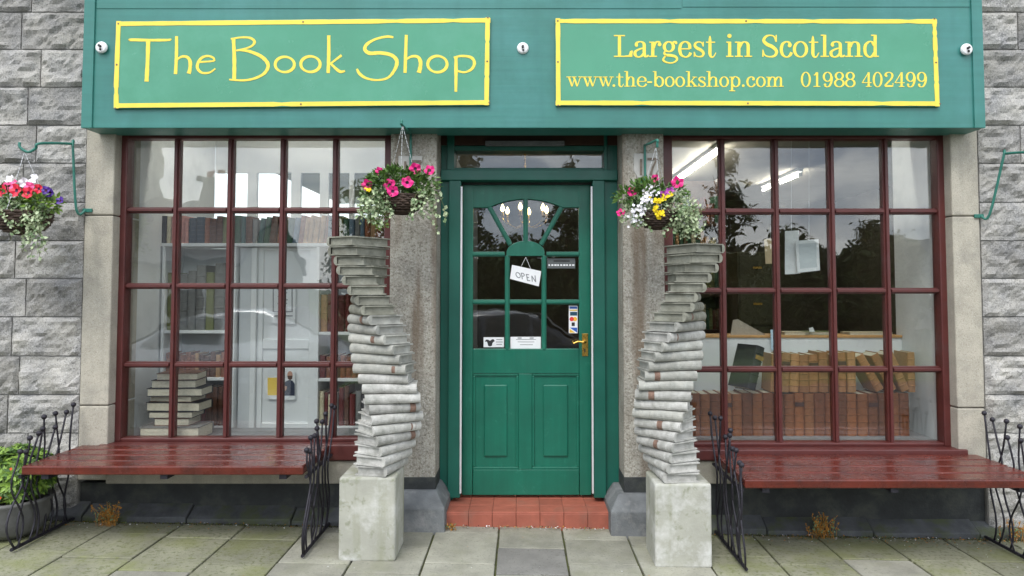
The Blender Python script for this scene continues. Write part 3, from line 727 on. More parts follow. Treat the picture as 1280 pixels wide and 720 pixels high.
# serif lettering on the right sign
THK, THN = .205, .078
def serif_glyph(ch):
    """strokes in (x 0..1 of the advance box, y in x-heights): ('s',x,y0,y1) stem, ('f',x0,x1,y) serif, ('c',pts) modulated curve, ('d',x,y,r) dot, ('b',x0,y0,x1,y1,w) bar, ('o',cx,cy,rx,ry)"""
    bowl_r = [(.28, .74), (.42, .96), (.6, 1.), (.83, .82), (.9, .5), (.83, .16), (.6, -.01), (.42, .06), (.28, .26)]
    bowl_l = [(1 - x, y) for x, y in bowl_r]
    G = {
     'L': [('s', .30, 0, 1.43), ('f', 0, .60, 1.40), ('f', 0, .97, .035), ('b', .955, .0, .975, .42, .09), ('c', [(.6, .05), (.85, .1), (.95, .36)])],
     'a': [('c', [(.16, .74), (.22, .93), (.45, 1.0), (.66, .9), (.70, .66), (.70, .22), (.79, .02), (.99, .1)]), ('c', [(.70, .60), (.38, .51), (.11, .34), (.12, .10), (.32, -.01), (.55, .08), (.70, .27)]), ('d', .19, .76, .10)],
     'r': [('s', .30, 0, 1.), ('f', 0, .66, .035), ('f', 0, .3, .965), ('c', [(.34, .58), (.48, .88), (.72, 1.0), (.92, .92)]), ('d', .87, .82, .125)],
     'g': [('o', .42, .67, .30, .32), ('c', [(.66, .88), (.8, 1.0), (.93, .95)]), ('d', .9, .91, .08),
           ('c', [(.25, .42, .08), (.12, .28, .12), (.22, .13, .16), (.55, .10, .18), (.88, .0, .16), (.95, -.2, .13), (.7, -.38, .09), (.35, -.38, .09), (.07, -.24, .14), (.1, -.06, .12), (.26, .09, .07)])],
     'e': [('b', .1, .53, .9, .53, .075), ('c', [(.89, .53), (.84, .84), (.54, 1.0), (.22, .86), (.1, .5), (.22, .13), (.56, -.01), (.84, .1), (.96, .28)])],
     's': [('c', [(.84, .72, .07), (.74, .92, .08), (.5, .985, .08), (.24, .92, .13), (.15, .74, .17), (.36, .57, .2), (.66, .45, .2), (.88, .26, .17), (.78, .06, .13), (.5, .015, .08), (.22, .08, .08), (.1, .3, .07)]), ('b', .86, .68, .86, 1., .07), ('b', .1, .0, .1, .33, .07)],
     't': [('c', [(.40, 1.38, .06), (.40, 1.1, .18), (.40, .5, .205), (.40, .2, .2), (.5, .02, .14), (.72, .01, .08), (.95, .28, .06)]), ('f', .04, .88, .965)],
     'i': [('s', .5, 0, 1.), ('f', .05, .97, .035), ('f', .08, .5, .965), ('d', .47, 1.38, .14)],
     'n': [('s', .23, 0, 1.), ('f', 0, .46, .035), ('f', .0, .23, .965), ('c', [(.27, .64), (.40, .91), (.58, .98), (.73, .88), (.77, .66), (.77, .3), (.77, .02)]), ('f', .55, 1, .035)],
     'S': [('c', [(.85, 1.02, .07), (.76, 1.33, .09), (.5, 1.42, .09), (.24, 1.32, .16), (.13, 1.06, .2), (.34, .82, .23), (.66, .66, .23), (.9, .38, .2), (.8, .09, .16), (.5, .01, .09), (.2, .11, .09), (.08, .42, .07)]), ('b', .88, .98, .88, 1.44, .08), ('b', .075, .0, .075, .47, .08)],
     'c': [('c', [(.86, .74), (.76, .93), (.52, 1.), (.22, .85), (.1, .5), (.22, .14), (.54, -.01), (.82, .1), (.96, .3)]), ('d', .80, .75, .125)],
     'o': [('o', .5, .5, .40, .50)],
     'l': [('s', .5, 0, 1.45), ('f', .05, .97, .035), ('f', .08, .5, 1.42)],
     'd': [('s', .76, 0, 1.45), ('f', .5, .76, 1.42), ('f', .76, 1., .035), ('c', [(x * .98, y) for x, y in bowl_l])],
     'w': [('b', .15, .97, .36, .02, .18), ('b', .36, .02, .52, .95, .08), ('b', .46, .97, .68, .02, .18), ('b', .68, .02, .88, .97, .08), ('f', 0, .30, .965), ('f', .34, .62, .965), ('f', .74, 1., .965)],
     '.': [('d', .5, .10, .135)],
     'h': [('s', .23, 0, 1.56), ('f', 0, .46, .035), ('f', .0, .23, 1.53), ('c', [(.27, .64), (.40, .91), (.58, .98), (.73, .88), (.77, .66), (.77, .3), (.77, .02)]), ('f', .55, 1, .035)],
     '-': [('b', 0, .45, 1, .45, .16)],
     'b': [('s', .23, 0.03, 1.56), ('f', 0, .23, 1.53), ('c', bowl_r)],
     'k': [('s', .25, 0, 1.56), ('f', 0, .5, .035), ('f', 0, .25, 1.53), ('b', .3, .38, .78, .97, .08), ('f', .56, .96, .965), ('b', .46, .58, .84, .02, .19), ('f', .62, 1., .035)],
     'p': [('s', .25, -.45, 1.), ('f', 0, .25, .965), ('f', 0, .52, -.42), ('c', [(x * .98, y) for x, y in bowl_r])],
     'm': [('s', .15, 0, 1.), ('f', 0, .30, .035), ('f', .0, .15, .965), ('c', [(.18, .64), (.27, .92), (.38, .98), (.48, .88), (.51, .66), (.51, .3), (.51, .02)]), ('f', .37, .65, .035),
           ('c', [(.54, .64), (.63, .92), (.74, .98), (.83, .88), (.85, .66), (.85, .3), (.85, .02)]), ('f', .72, 1, .035)],
     '0': [('o', .5, .74, .40, .74)],
     '1': [('s', .55, 0, 1.48), ('f', .08, .98, .035), ('c', [(.12, 1.18), (.34, 1.24), (.5, 1.44)])],
     '9': [('o', .47, 1.02, .37, .46), ('c', [(.88, 1.05), (.87, .6), (.68, .12), (.42, .0), (.17, .12)]), ('d', .22, .22, .12)],
     '8': [('o', .5, 1.11, .33, .36), ('o', .5, .38, .40, .38)],
     '4': [('s', .68, 0, 1.48), ('b', .66, 1.44, .05, .42, .085), ('f', .04, .97, .42), ('f', .42, .95, .035)],
     '2': [('c', [(.14, 1.1), (.2, 1.36), (.5, 1.48), (.8, 1.36), (.86, 1.08), (.68, .74), (.3, .36), (.09, .08)]), ('b', .08, .08, .88, .08, .17), ('b', .9, .02, .93, .38, .08), ('d', .22, 1.12, .12)],
    }
    return G[ch]
def put_serif(ch, x0, x1, base, xh, s, top=None):
    W_ = x1 - x0; q = MB(); lay = 0
    cv = lambda x, y: at(x0 + x * W_, base - y * xh, SY)
    kk = xh / 203.
    for g_ in serif_glyph(ch):
        y0 = SY - .0014 - .00025 * lay; lay += 1
        if g_[0] == 's': ribbon(q, [cv(g_[1], g_[2]), cv(g_[1], g_[3])], [THK * kk] * 2, y0, SY)
        elif g_[0] == 'f': ribbon(q, [cv(g_[1], g_[3]), cv(g_[2], g_[3])], [THN * kk] * 2, y0, SY)
        elif g_[0] == 'b': ribbon(q, [cv(g_[1], g_[2]), cv(g_[3], g_[4])], [g_[5] * kk] * 2, y0, SY)
        elif g_[0] == 'd':
            c = cv(g_[1], g_[2]); q.prism([(c[0] + g_[3] * kk * math.cos(2 * PI * i / 14), c[1] + g_[3] * kk * math.sin(2 * PI * i / 14)) for i in range(14)], y0, SY)
        elif g_[0] == 'o':
            pts = [(g_[1] + g_[3] * math.cos(2 * PI * i / 28), g_[2] + g_[4] * math.sin(2 * PI * i / 28)) for i in range(28)]
            wd = [(THN + (THK - THN) * abs(math.cos(2 * PI * i / 28)) ** 1.3) * kk for i in range(28)]
            ribbon(q, [cv(*p) for p in pts], wd, y0, SY, closed=True)
        else:
            pts = catmull(g_[1], 7); P_ = [cv(p[0], p[1]) for p in pts]
            if len(pts[0]) > 2: wd = [p[2] * kk for p in pts]
            else:
                wd = []
                for i in range(len(P_)):
                    a, b = P_[max(0, i - 1)], P_[min(len(P_) - 1, i + 1)]
                    l = math.hypot(b[0] - a[0], b[1] - a[1]) or 1
                    wd.append((THN + (THK - THN) * (abs(b[1] - a[1]) / l) ** 1.4) * kk)
            ribbon(q, P_, wd, y0, SY)
    letter(q, s)
line1 = [('L', 767.3, 790.5), ('a', 792, 811), ('r', 811.5, 826.3), ('g', 828, 847), ('e', 848, 864), ('s', 866.3, 881), ('t', 882, 895.5), ('i', 907, 917), ('n', 918.6, 940),
         ('S', 952, 972.6), ('c', 975, 990), ('o', 991, 1010), ('t', 1010.5, 1024.3), ('l', 1025, 1036.5), ('a', 1037, 1056), ('n', 1056.4, 1078), ('d', 1079, 1098.5)]
for c_, a, b in line1: put_serif(c_, a, b, 71.2, 19.0, sign2)
line2 = [('w', 708, 728), ('w', 727.4, 747.4), ('w', 747, 767), ('.', 765.6, 769), ('t', 770, 780.3), ('h', 780.3, 795), ('e', 796, 808.3), ('-', 809, 815), ('b', 816, 830), ('o', 831, 843.2), ('o', 844, 856.2), ('k', 857.3, 871.8),
         ('s', 872.4, 882.4), ('h', 883, 898.6), ('o', 899.2, 911), ('p', 911.4, 925.8), ('.', 927.2, 930.8), ('c', 933, 944), ('o', 945, 957), ('m', 957.6, 979.3),
         ('0', 1001, 1013.4), ('1', 1016, 1025.6), ('9', 1028.4, 1041), ('8', 1042.3, 1055.7), ('8', 1056, 1069.4), ('4', 1077, 1089.8), ('0', 1090.8, 1103), ('2', 1105, 1117), ('4', 1118, 1131), ('9', 1132.2, 1144.6), ('9', 1146, 1158.6)]
for c_, a, b in line2: put_serif(c_, a, b, 108.2 + (a - 708) * .0012, 12.3, sign2)

# empty lamp fittings on the fascia
for px, py, lab in ((127.5, 59.5, 'white round fascia light fitting left of The Book Shop sign'), (653.5, 60.5, 'white round fascia light fitting between the two signs'), (1207.5, 62, 'white round fascia light fitting right of the telephone number')):
    x, z = at(px, py, FY - .012 if px != 653.5 else FY)
    yb = FY - .0125 if px != 653.5 else FY - .0005
    s = thing('light_fitting', lab, 'light fitting', (x, yb, z), 'light fittings along the fascia')
    q = MB(); q.lathe([(.0001, 0), (.036, 0), (.036, .008), (.030, .016), (.014, .018), (.0001, .018)], (0, 0, 0), 20)
    q.v = [(x + v[0], yb - v[2], z + v[1]) for v in q.v]; q.build('base', m_plastic, s, smooth=False)
    q = MB(); q.tube([(x, yb - .018, z + .003), (x, yb - .035, z + .003)], .008, 10); q.tube([(x + .002, yb - .018, z - .014), (x + .003, yb - .026, z - .020)], .006, 8)
    q.build('connector', m_black, s)

# ------------------------------------------------------------------ things on the door
def card(name, label, cat, pts, Y, th, mat, cv):
    P4 = [cv(*p) for p in pts]
    s = thing(name, label, cat, (sum(p[0] for p in P4) / 4, Y, min(p[1] for p in P4)))
    q = MB(); q.prism(P4, Y - th, Y); q.build('card', mat, s); return s
CY_ = T0 - .012
cvd = lambda px, py: at(px, py, CY_)
s = card('open_sign', 'white card reading OPEN hanging askew by string on the door', 'sign', [(640, 331), (676.5, 339), (673.5, 358), (637.5, 348.5)], CY_, .003, m_paper, cvd)
q = MB()
for a, b in (((651, 334), (657.3, 321.5)), ((663.5, 336.6), (657.3, 321.5))):
    A, B = cvd(*a), cvd(*b); q.tube([(A[0], CY_ - .004, A[1]), (B[0], CY_ - .004, B[1])], .0013, 5)
q.build('string', m_paper, s)
def on_card(u, v): return 639.0 + u * 36.0 + v * 2.6 - 1.6, 332.2 + u * 8.7 + v * 17.0   # u along, v down
OPEN = [[[(.245 + .075 * math.cos(t), .56 + .19 * math.sin(t)) for t in [2 * PI * i / 14 + .5 for i in range(15)]]],
        [[(.37, .33), (.375, .80)], [(.35, .36), (.44, .33), (.475, .44), (.43, .55), (.375, .57)]],
        [[(.55, .36), (.55, .80)], [(.53, .36), (.64, .33)], [(.55, .56), (.62, .55)], [(.54, .80), (.65, .77)]],
        [[(.72, .80), (.73, .36)], [(.73, .37), (.84, .76)], [(.84, .77), (.85, .28)]]]
for lt in OPEN:
    q = MB()
    for i, st in enumerate(lt): ribbon(q, [cvd(*on_card(*p)) for p in st], [.0062] * len(st), CY_ - .0042 - .0002 * i, CY_ - .003)
    q.build('letter', m_inkgrey, s)
SYD = GY - .0006
cvs = lambda px, py: at(px, py, SYD)
def quad(q, xa, xb, ya, yb, y0, y1, cv): q.prism([cv(xa, ya), cv(xb, ya), cv(xb, yb), cv(xa, yb)], y0, y1)
s = card('sticker', 'small white sticker with a dark emblem, lower left door pane', 'sticker', [(604.5, 421.5), (630, 421.5), (630, 434), (604.5, 434)], SYD, .001, m_paper, cvs)
q = MB(); c = [(612.5, 426), (610, 424.5), (607.5, 424.5), (606, 427), (608.5, 427), (609.5, 429), (610, 432), (612.5, 433), (615, 432), (615.5, 429), (617, 427.2), (618.5, 426.5), (617, 424), (615, 424.2)]
q.prism([cvs(*p) for p in c], SYD - .0016, SYD - .001); q.build('emblem', m_ink, s)
for k, (a, b) in enumerate(((620.5, 628), (619.8, 628.5), (620.5, 627.5))):
    q = MB(); quad(q, a, b, 424 + k * 3, 424.9 + k * 3, SYD - .0016, SYD - .001, cvs); q.build('text_line', m_inkgrey, s)
s = card('notice', 'white notice along the bottom of the middle door pane', 'notice', [(638, 421), (676, 421), (676, 436), (638, 436)], SYD, .001, m_paper, cvs)
for a, b, y in ((645, 670, 424), (647, 668, 427), (650, 666, 430.5)):
    q = MB(); quad(q, a, b, y, y + .7, SYD - .0016, SYD - .001, cvs); q.build('text_line', m_inkgrey, s)
for a in (647, 662):
    q = MB(); quad(q, a, a + 5, 421.8, 423.2, SYD - .0017, SYD - .001, cvs); q.build('text_line', m_inkgrey, s)
s = card('card_logo_strip', 'tall white strip of coloured payment logos beside the door handle', 'sticker', [(711, 382), (722, 382), (722, 416.5), (711, 416.5)], SYD, .001, m_paper, cvs)
for nm, c4, mm in (('blue_bar', (712, 721.5, 383.2, 386), lin(50, 90, 170)), ('gold_bar', (712, 721.5, 387, 388.6), lin(220, 180, 60)), ('dark_logo', (712.5, 721.5, 389.8, 394.5), lin(25, 70, 90)),
                   ('red_dot', None, lin(220, 50, 50)), ('yellow_dot', None, lin(240, 180, 50)), ('black_logo', (714.5, 718.5, 403, 407.5), lin(25, 25, 25)), ('blue_logo', None, lin(40, 90, 180)), ('gold_corner', None, lin(235, 190, 60))):
    q = MB()
    if c4: quad(q, *c4, SYD - .0017, SYD - .001, cvs)
    elif nm in ('red_dot', 'yellow_dot'):
        cx_ = 714.6 if nm[0] == 'r' else 718.6
        q.prism([cvs(cx_ + 2.8 * math.cos(2 * PI * i / 14), 398.8 + 2.8 * math.sin(2 * PI * i / 14)) for i in range(14)], SYD - (.0017 if nm[0] == 'r' else .0015), SYD - .001)
    elif nm == 'blue_logo': q.prism([cvs(712, 409.5), cvs(721.5, 409.5), cvs(721.5, 415.8)], SYD - .0017, SYD - .001)
    else: q.prism([cvs(712, 411), cvs(719, 415.8), cvs(712, 415.8)], SYD - .0017, SYD - .001)
    q.build(nm, M('print_' + nm, mm, 0.5, 0.03), s)
s = card('hours_sticker', 'dark grey sticker with two lines of small print, upper right door pane', 'sticker', [(684, 323), (719, 323), (719, 335.5), (684, 335.5)], SYD, .001, M('grey_film', (0.10, 0.11, 0.11), .5), cvs)
for k in range(9):
    q = MB(); quad(q, 685.5 + k * 3.7, 687.6 + k * 3.7 + (k % 3) * .4, 330.4, 332.4, SYD - .0016, SYD - .001, cvs); q.build('print_mark', m_paper, s)
q = MB(); quad(q, 692, 712, 325.4, 327.2, SYD - .0016, SYD - .001, cvs); q.build('print_mark', m_black, s)

# ------------------------------------------------------------------ shop interior
LX, PX, RX = -2.62, -0.78, 2.745
DZ = 0.497
def sbox(name, m, *b, parent=None):
    q = MB(); q.box(*b); o = q.build(name, m, parent); return struct(o) if parent is None else o
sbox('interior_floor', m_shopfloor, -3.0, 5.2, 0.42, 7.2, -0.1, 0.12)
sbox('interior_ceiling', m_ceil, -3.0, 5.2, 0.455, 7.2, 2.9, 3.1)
sbox('left_side_wall', m_disp, LX - 0.2, LX, 0.152, 1.499, 0.1, 2.899)
sbox('partition_wall', m_grey, PX, PX + 0.08, 0.425, 7.0, 0.121, 2.899)
sbox('right_side_wall', m_disp, RX, RX + 0.12, 0.152, 0.68, 0.1, 2.899)
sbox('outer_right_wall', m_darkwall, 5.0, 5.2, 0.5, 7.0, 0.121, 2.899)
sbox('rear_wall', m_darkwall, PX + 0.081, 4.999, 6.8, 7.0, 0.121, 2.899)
sbox('display_floor', m_dfloor, LX + .001, PX - .001, 0.155, 0.60, DZ - 0.09, DZ)
q = MB(); q.box(0.86, RX - .001, 0.155, 0.60, DZ - 0.09, DZ); o = struct(q.build('display_floor', m_dfloor))
# back wall of the left alcove with a band of bright windows
BY = 1.50
bt, bb_ = az(216, BY), 1.75
ops = [(ax(a, BY), ax(b, BY)) for a, b in ((265, 307), (319, 362), (374, 398), (409, 435), (441, 486))]
q = MB(); q.box(LX + .001, PX - .001, BY, BY + .04, bt, 2.898); q.box(LX + .001, PX - .001, BY, BY + .04, 0.121, bb_)
prev = LX + .001
for a, b in ops + [(PX - .001, None)]:
    if a - prev > 0.005: q.box(prev, a, BY + .002, BY + .04, bb_, bt)
    prev = b
back = struct(q.build('alcove_back_wall', m_grey))
for a, b in ops:
    q = MB(); q.box(a, b, BY + .02, BY + .024, bb_, bt); q.build('pane', GLASS, back)

# --- books
def base_book(bands):
    t, h, dd = 0.04, 0.25, 0.17
    c = MB(); bt_ = 0.003
    c.box(-t / 2, -t / 2 + bt_, 0.0125, dd, 0, h); c.box(t / 2 - bt_, t / 2, 0.0125, dd, 0, h)
    n = 6; zr = [0, h]
    if bands:
        zr = [0]
        for k in range(1, 6): z = h * k / 6; zr += [z - .0038, z - .0018, z + .0018, z + .0038]
        zr.append(h)
    vs = []
    for i, z in enumerate(zr):
        bump_ = 0.0042 if (bands and 0 < i < len(zr) - 1 and (i - 1) % 4 in (1, 2)) else 0
        for k in range(n + 1):
            a = PI * k / n
            vs.append((-math.cos(a) * (t / 2 + bump_ * .4), 0.012 - math.sin(a) * 0.012 - bump_ * math.sin(a), z))
    fs = []
    for i in range(len(zr) - 1):
        for k in range(n): fs.append((i * (n + 1) + k, i * (n + 1) + k + 1, (i + 1) * (n + 1) + k + 1, (i + 1) * (n + 1) + k))
    c.add(vs, fs)
    c.add([vs[k] for k in range(n + 1)], [tuple(range(n, -1, -1))]); c.add([vs[-(n + 1) + k] for k in range(n + 1)], [tuple(range(n + 1))])
    p = MB(); p.box(-t / 2 + bt_ + .0003, t / 2 - bt_ - .0003, 0.0125, dd - .004, 0.003, h - .004)
    oc, op = c.build('book', m_pages), p.build('pages', m_pages)
    mc, mp_ = oc.data, op.data
    bpy.data.objects.remove(oc); bpy.data.objects.remove(op)
    return mc, mp_
BK = {0: base_book(False), 1: base_book(True)}
q = MB(); q.box(-0.0185, 0.0185, -0.0022, 0.004, 0.172, 0.196); lab_o = q.build('title_label', m_ink); LABEL_ME = lab_o.data; bpy.data.objects.remove(lab_o)
def place_book(loc, t, h, dd, mat, label, group, lean=0.0, rz=0.0, bands=0, lying=False, title=None):
    me, mp_ = BK[bands]
    o = bpy.data.objects.new('book', me); col.objects.link(o)
    o.location = loc; o.scale = (t / .04, dd / .17, h / .25)
    o.rotation_euler = (0, (PI / 2 if lying else lean), rz)
    o.material_slots[0].link = 'OBJECT'; o.material_slots[0].material = mat
    tag(o, label, 'book', group)
    p = bpy.data.objects.new('pages', mp_); col.objects.link(p); p.parent = o
    if title:
        l = bpy.data.objects.new('title_label', LABEL_ME); col.objects.link(l); l.parent = o
        l.material_slots[0].link = 'OBJECT'; l.material_slots[0].material = title
    return o
BC = {n: M('cloth_' + n.replace(' ', '_'), lin(*c), 0.65, 0.15, 30, 0.1, 120) for n, c in {
    'black': (40, 40, 46), 'cream': (205, 195, 165), 'salmon pink': (190, 130, 120), 'navy blue': (38, 58, 76), 'rust brown': (140, 82, 52), 'dark brown': (96, 60, 42),
    'dark green': (50, 84, 62), 'olive': (112, 116, 72), 'slate blue': (92, 112, 128), 'tan': (176, 136, 96), 'teal': (58, 92, 92), 'maroon': (104, 40, 38), 'grey': (120, 120, 118), 'dark red': (88, 36, 32)}.items()}
TAN = [M('calf_%d' % i, lin(*c), 0.48, 0.14, 26, 0.2, 90, rnd=0.14, stain=(26, lin(96, 56, 28), 0.62, 0.5)) for i, c in enumerate([(142, 84, 42), (130, 72, 36), (150, 94, 52), (118, 66, 32)])]
TAN2 = [M('pale_calf_%d' % i, lin(*c), 0.5, 0.16, 26, 0.2, 90, rnd=0.12, stain=(26, lin(120, 78, 44), 0.6, 0.5)) for i, c in enumerate([(158, 108, 64), (146, 98, 58), (168, 122, 78)])]
m_gilt = M('gilt_label', lin(150, 120, 60), 0.5, 0.2, 30); m_darklabel = M('dark_label', lin(70, 34, 22), 0.5, 0.2, 30)

# --- left alcove: shelves
SYF = 0.60
def bookcase(label, pxa, pxb, shelves, top, loc_lab):
    xa, xb = ax(pxa, SYF), ax(pxb, SYF)
    s = thing('bookcase', label, 'bookcase', ((xa + xb) / 2, SYF + .15, DZ - .12))
    for x in (xa, xb - .022):
        q = MB(); q.box(x, x + .022, SYF, SYF + .28, DZ - .12, top - .001); q.build('upright', m_white, s, bevel=.002)
    for z in shelves:
        q = MB(); q.box(xa + .0225, xb - .0225, SYF + .004, SYF + .27, z - .022, z); q.build('shelf', m_white, s, bevel=.002)
    q = MB(); q.box(xa, xb, SYF + .281, SYF + .292, DZ - .12, top - .001); q.build('back_panel', m_grey, s)
    return xa + .024, xb - .024
ztop = az(304, SYF)
x1a, x1b = bookcase('white bookcase behind the left half of the left window', 202, 294, [az(413, SYF), az(472, SYF), az(533, SYF)], ztop - .024, '')
x2a, x2b = bookcase('white bookcase behind the left stone book column', 395, 489, [az(415, SYF), az(473, SYF), az(533, SYF)], ztop - .024, '')
q = MB(); q.box(ax(202, SYF) - .004, PX - .004, SYF - .004, SYF + .29, ztop - .023, ztop)
o = q.build('shelf_board', m_white, loc=((LX + PX) / 2, SYF + .14, ztop - .023), bevel=.002); tag(o, 'long white top shelf board running across both white bookcases', 'shelf')
def row(x, xend, z, y, specs, shelf, group, prefix=''):
    cnt = {}
    i = 0
    while x < xend - .012:
        c, t, h, lean, bd = specs(i)
        if x + t > xend: break
        n = cnt.get(c, 0); cnt[c] = n + 1
        o = place_book((x + t / 2 + (abs(math.sin(lean)) * h * .0), y + R.uniform(0, .012), z + .001 + (t / 2 * abs(math.sin(lean)))), t, h, R.uniform(.15, .19), BC[c] if c in BC else c,
                       '%s %s book from left, %s' % (ORD[n], c, shelf), group, lean=lean, bands=bd)
        x += t * 1.03 / max(.3, math.cos(lean)) + .0012
        i += 1
topc = ['black', 'cream', 'salmon pink', 'salmon pink', 'salmon pink', 'salmon pink', 'navy blue', 'navy blue', 'rust brown', 'dark brown', 'dark brown', 'olive', 'dark green', 'dark green', 'teal', 'dark brown', 'grey', 'teal', 'dark green',
        'dark brown', 'rust brown', 'olive', 'dark green', 'slate blue', 'rust brown', 'tan', 'tan', 'tan', 'tan', 'rust brown', 'slate blue', 'teal', 'olive', 'dark green', 'slate blue', 'grey', 'slate blue', 'rust brown', 'tan', 'rust brown', 'dark brown', 'maroon']
def top_spec(i):
    c = topc[i % len(topc)]; rr = random.Random(i * 13 + 1)
    lean = 0.0 if i < 17 else (0.12 if i < 30 else 0.0)
    t = {'black': .05, 'navy blue': .06, 'salmon pink': .03, 'dark brown': .045, 'dark green': .045}.get(c, .036)
    return c, t * rr.uniform(.85, 1.1), rr.uniform(.175, .205), lean, 1 if c in ('dark brown', 'rust brown', 'navy blue') else 0
row(ax(197, SYF), PX - .01, ztop, SYF + .01, top_spec, 'long top shelf', 'books on the long top shelf')
def mk(cols, hlo, hhi, tlo, thi, seed, bd=0.5):
    rr = random.Random(seed)
    return lambda i: (rr.choice(cols), rr.uniform(tlo, thi), rr.uniform(hlo, hhi), 0.0, 1 if rr.random() < bd else 0)
row(x1a, x1b, az(413, SYF), SYF + .02, mk(['dark brown', 'olive', 'rust brown', 'grey', 'dark green', 'maroon'], .40, .53, .05, .085, 3), 'tall upper shelf of left bookcase', 'folios in the left bookcase')
row(x1a, x1b, az(472, SYF), SYF + .02, mk(['rust brown', 'tan', 'dark brown'], .15, .185, .028, .042, 4, 1), 'middle shelf of left bookcase', 'middle shelf books in the left bookcase')
row(x1a, x1b, az(533, SYF), SYF + .02, mk(['dark red', 'dark brown', 'black', 'maroon'], .22, .28, .03, .05, 5), 'bottom shelf of left bookcase', 'bottom shelf books in the left bookcase')
row(x2a, x2b, az(415, SYF), SYF + .02, mk(['maroon', 'dark red', 'dark brown', 'black', 'tan'], .24, .30, .03, .055, 6, 1), 'upper shelf of bookcase behind left stone column', 'upper shelf books by the column')
row(x2a, x2b, az(473, SYF), SYF + .02, mk(['rust brown', 'dark red', 'maroon', 'dark brown'], .15, .18, .03, .045, 7, 1), 'middle shelf of bookcase behind left stone column', 'middle shelf books by the column')
row(x2a, x2b, az(533, SYF), SYF + .02, mk(['maroon', 'cream', 'black', 'grey', 'dark brown'], .22, .29, .025, .05, 8), 'bottom shelf of bookcase behind left stone column', 'bottom shelf books by the column')
# white panelled door between the bookcases
xa, xb = ax(296, SYF), ax(394, SYF)
s = thing('interior_door', 'white panelled inner door between the two white bookcases', 'door', ((xa + xb) / 2, SYF + .1, DZ - .1))
zb_, zt_ = DZ - .1, ztop - .03
xm = xa + .13
q = MB(); q.box(xa + .001, xm - .04, SYF + .05, SYF + .12, zb_, zt_); q.build('door_post', m_grey, s, bevel=.003)
q = MB(); q.box(xm - .04, xm, SYF + .03, SYF + .12, zb_, zt_); q.build('architrave', m_white, s, bevel=.006)
rails = [(zb_, zb_ + .12), (az(437, SYF), az(425, SYF)), (zt_ - .02, zt_)]
q = MB(); q.box(xm, xm + .04, SYF + .06, SYF + .10, zb_, zt_); q.box(xb - .06, xb - .001, SYF + .06, SYF + .10, zb_, zt_)
for a, b in rails: q.box(xm + .04, xb - .06, SYF + .061, SYF + .10, a, b)
q.build('door_leaf', m_white, s, bevel=.004)
for (a, b), (c_, e) in zip(rails, rails[1:]):
    q = MB(); q.box(xm + .039, xb - .059, SYF + .075, SYF + .095, b - .001, c_ + .001); q.build('panel', m_white, s)
# notices on it
cvn = lambda px, py: at(px, py, SYF + .058)
NY = SYF + .058
s = card('framed_notice', 'pale printed notice with ornamental border on the white inner door', 'notice', [(337, 352), (370, 352), (369, 405), (336.5, 404)], NY, .002, m_paper, cvn)
for k, (a, b, c_, e) in enumerate(((341, 342.4, 357, 390), (364.5, 366, 357, 390), (342.4, 364.5, 357, 358.2), (342.4, 364.5, 389, 390.2))):
    q = MB(); quad(q, a, b, c_, e, NY - .003, NY - .002, cvn); q.build('border', m_inkgrey, s)
for k in range(6):
    q = MB(); quad(q, 347 + (k % 2), 360 - (k % 3), 361 + k * 4.4, 362.2 + k * 4.4, NY - .003, NY - .002, cvn); q.build('text_line', m_inkgrey, s)
q = MB(); quad(q, 341, 366, 394, 395.6, NY - .003, NY - .002, cvn); q.build('text_line', m_inkgrey, s)
s = card('poster', 'poster with yellow panel and dark-clothed bearded figure on white inner door', 'poster', [(334, 462), (369, 462), (369, 500), (333.5, 499)], NY, .002, m_paper, cvn)
q = MB(); quad(q, 334.6, 352, 472, 494, NY - .0026, NY - .002, cvn); q.build('yellow_panel', M('print_yellow', lin(235, 195, 40), .6), s)
q = MB(); q.prism([cvn(*p) for p in ((353, 494.5), (353, 483), (357, 477), (362, 474.5), (366, 476), (368.6, 480), (368.6, 494.5))], NY - .003, NY - .002); q.build('figure_clothing', M('print_navy', lin(40, 50, 72), .6), s)
q = MB(); q.prism([cvn(362.6 + 3.3 * math.cos(2 * PI * i / 16), 468.4 + 4.6 * math.sin(2 * PI * i / 16)) for i in range(16)], NY - .0028, NY - .002); q.build('figure_head', M('print_skin', lin(196, 150, 130), .6), s)
q = MB(); q.prism([cvn(*p) for p in ((359.3, 469.5), (366, 469.5), (365.4, 473.4), (362.6, 475.4), (360, 473.4))], NY - .0034, NY - .0028); q.build('figure_beard', M('print_beard', lin(90, 62, 50), .6), s)
q = MB(); q.prism([cvn(*p) for p in ((353.6, 486), (356.5, 482), (359, 483), (358, 487.5), (355, 489))], NY - .0036, NY - .003); q.build('figure_hand', M('print_skin', lin(196, 150, 130), .6), s)
# stack of old books lying on the display floor, fore-edges to the street
stack = [(183, 256, 548, 532, 'grey'), (197, 240, 532, 522.5, 'dark brown'), (190, 244, 522.5, 514.5, 'black'), (187, 254, 514.5, 503, 'black'), (192, 246, 503, 495.5, 'dark brown'), (187, 254, 495.5, 485.5, 'black'),
         (192, 246, 485.5, 475.5, 'black'), (197, 246, 475.5, 467, 'dark brown')]
zc = DZ + .001
for i, (a, b, y0, y1, c_) in enumerate(stack):
    yb = 0.30; t = abs(az(y1, yb - .08) - az(y0, yb - .08)); L_ = ax(b, yb - .08) - ax(a, yb - .08)
    xc = (ax(a, yb - .08) + ax(b, yb - .08)) / 2
    place_book((xc + L_ / 2, yb + .11, zc + t / 2), t, L_, .24 if i == 0 else .2, BC[c_], 'old %s book lying flat, %s from bottom of left window stack' % (c_, ORD[i]), 'stack of old books in the left window',
               rz=PI + R.uniform(-.14, .14) * (0 if i == 0 else 1), lying=True)
    zc += t + .0008

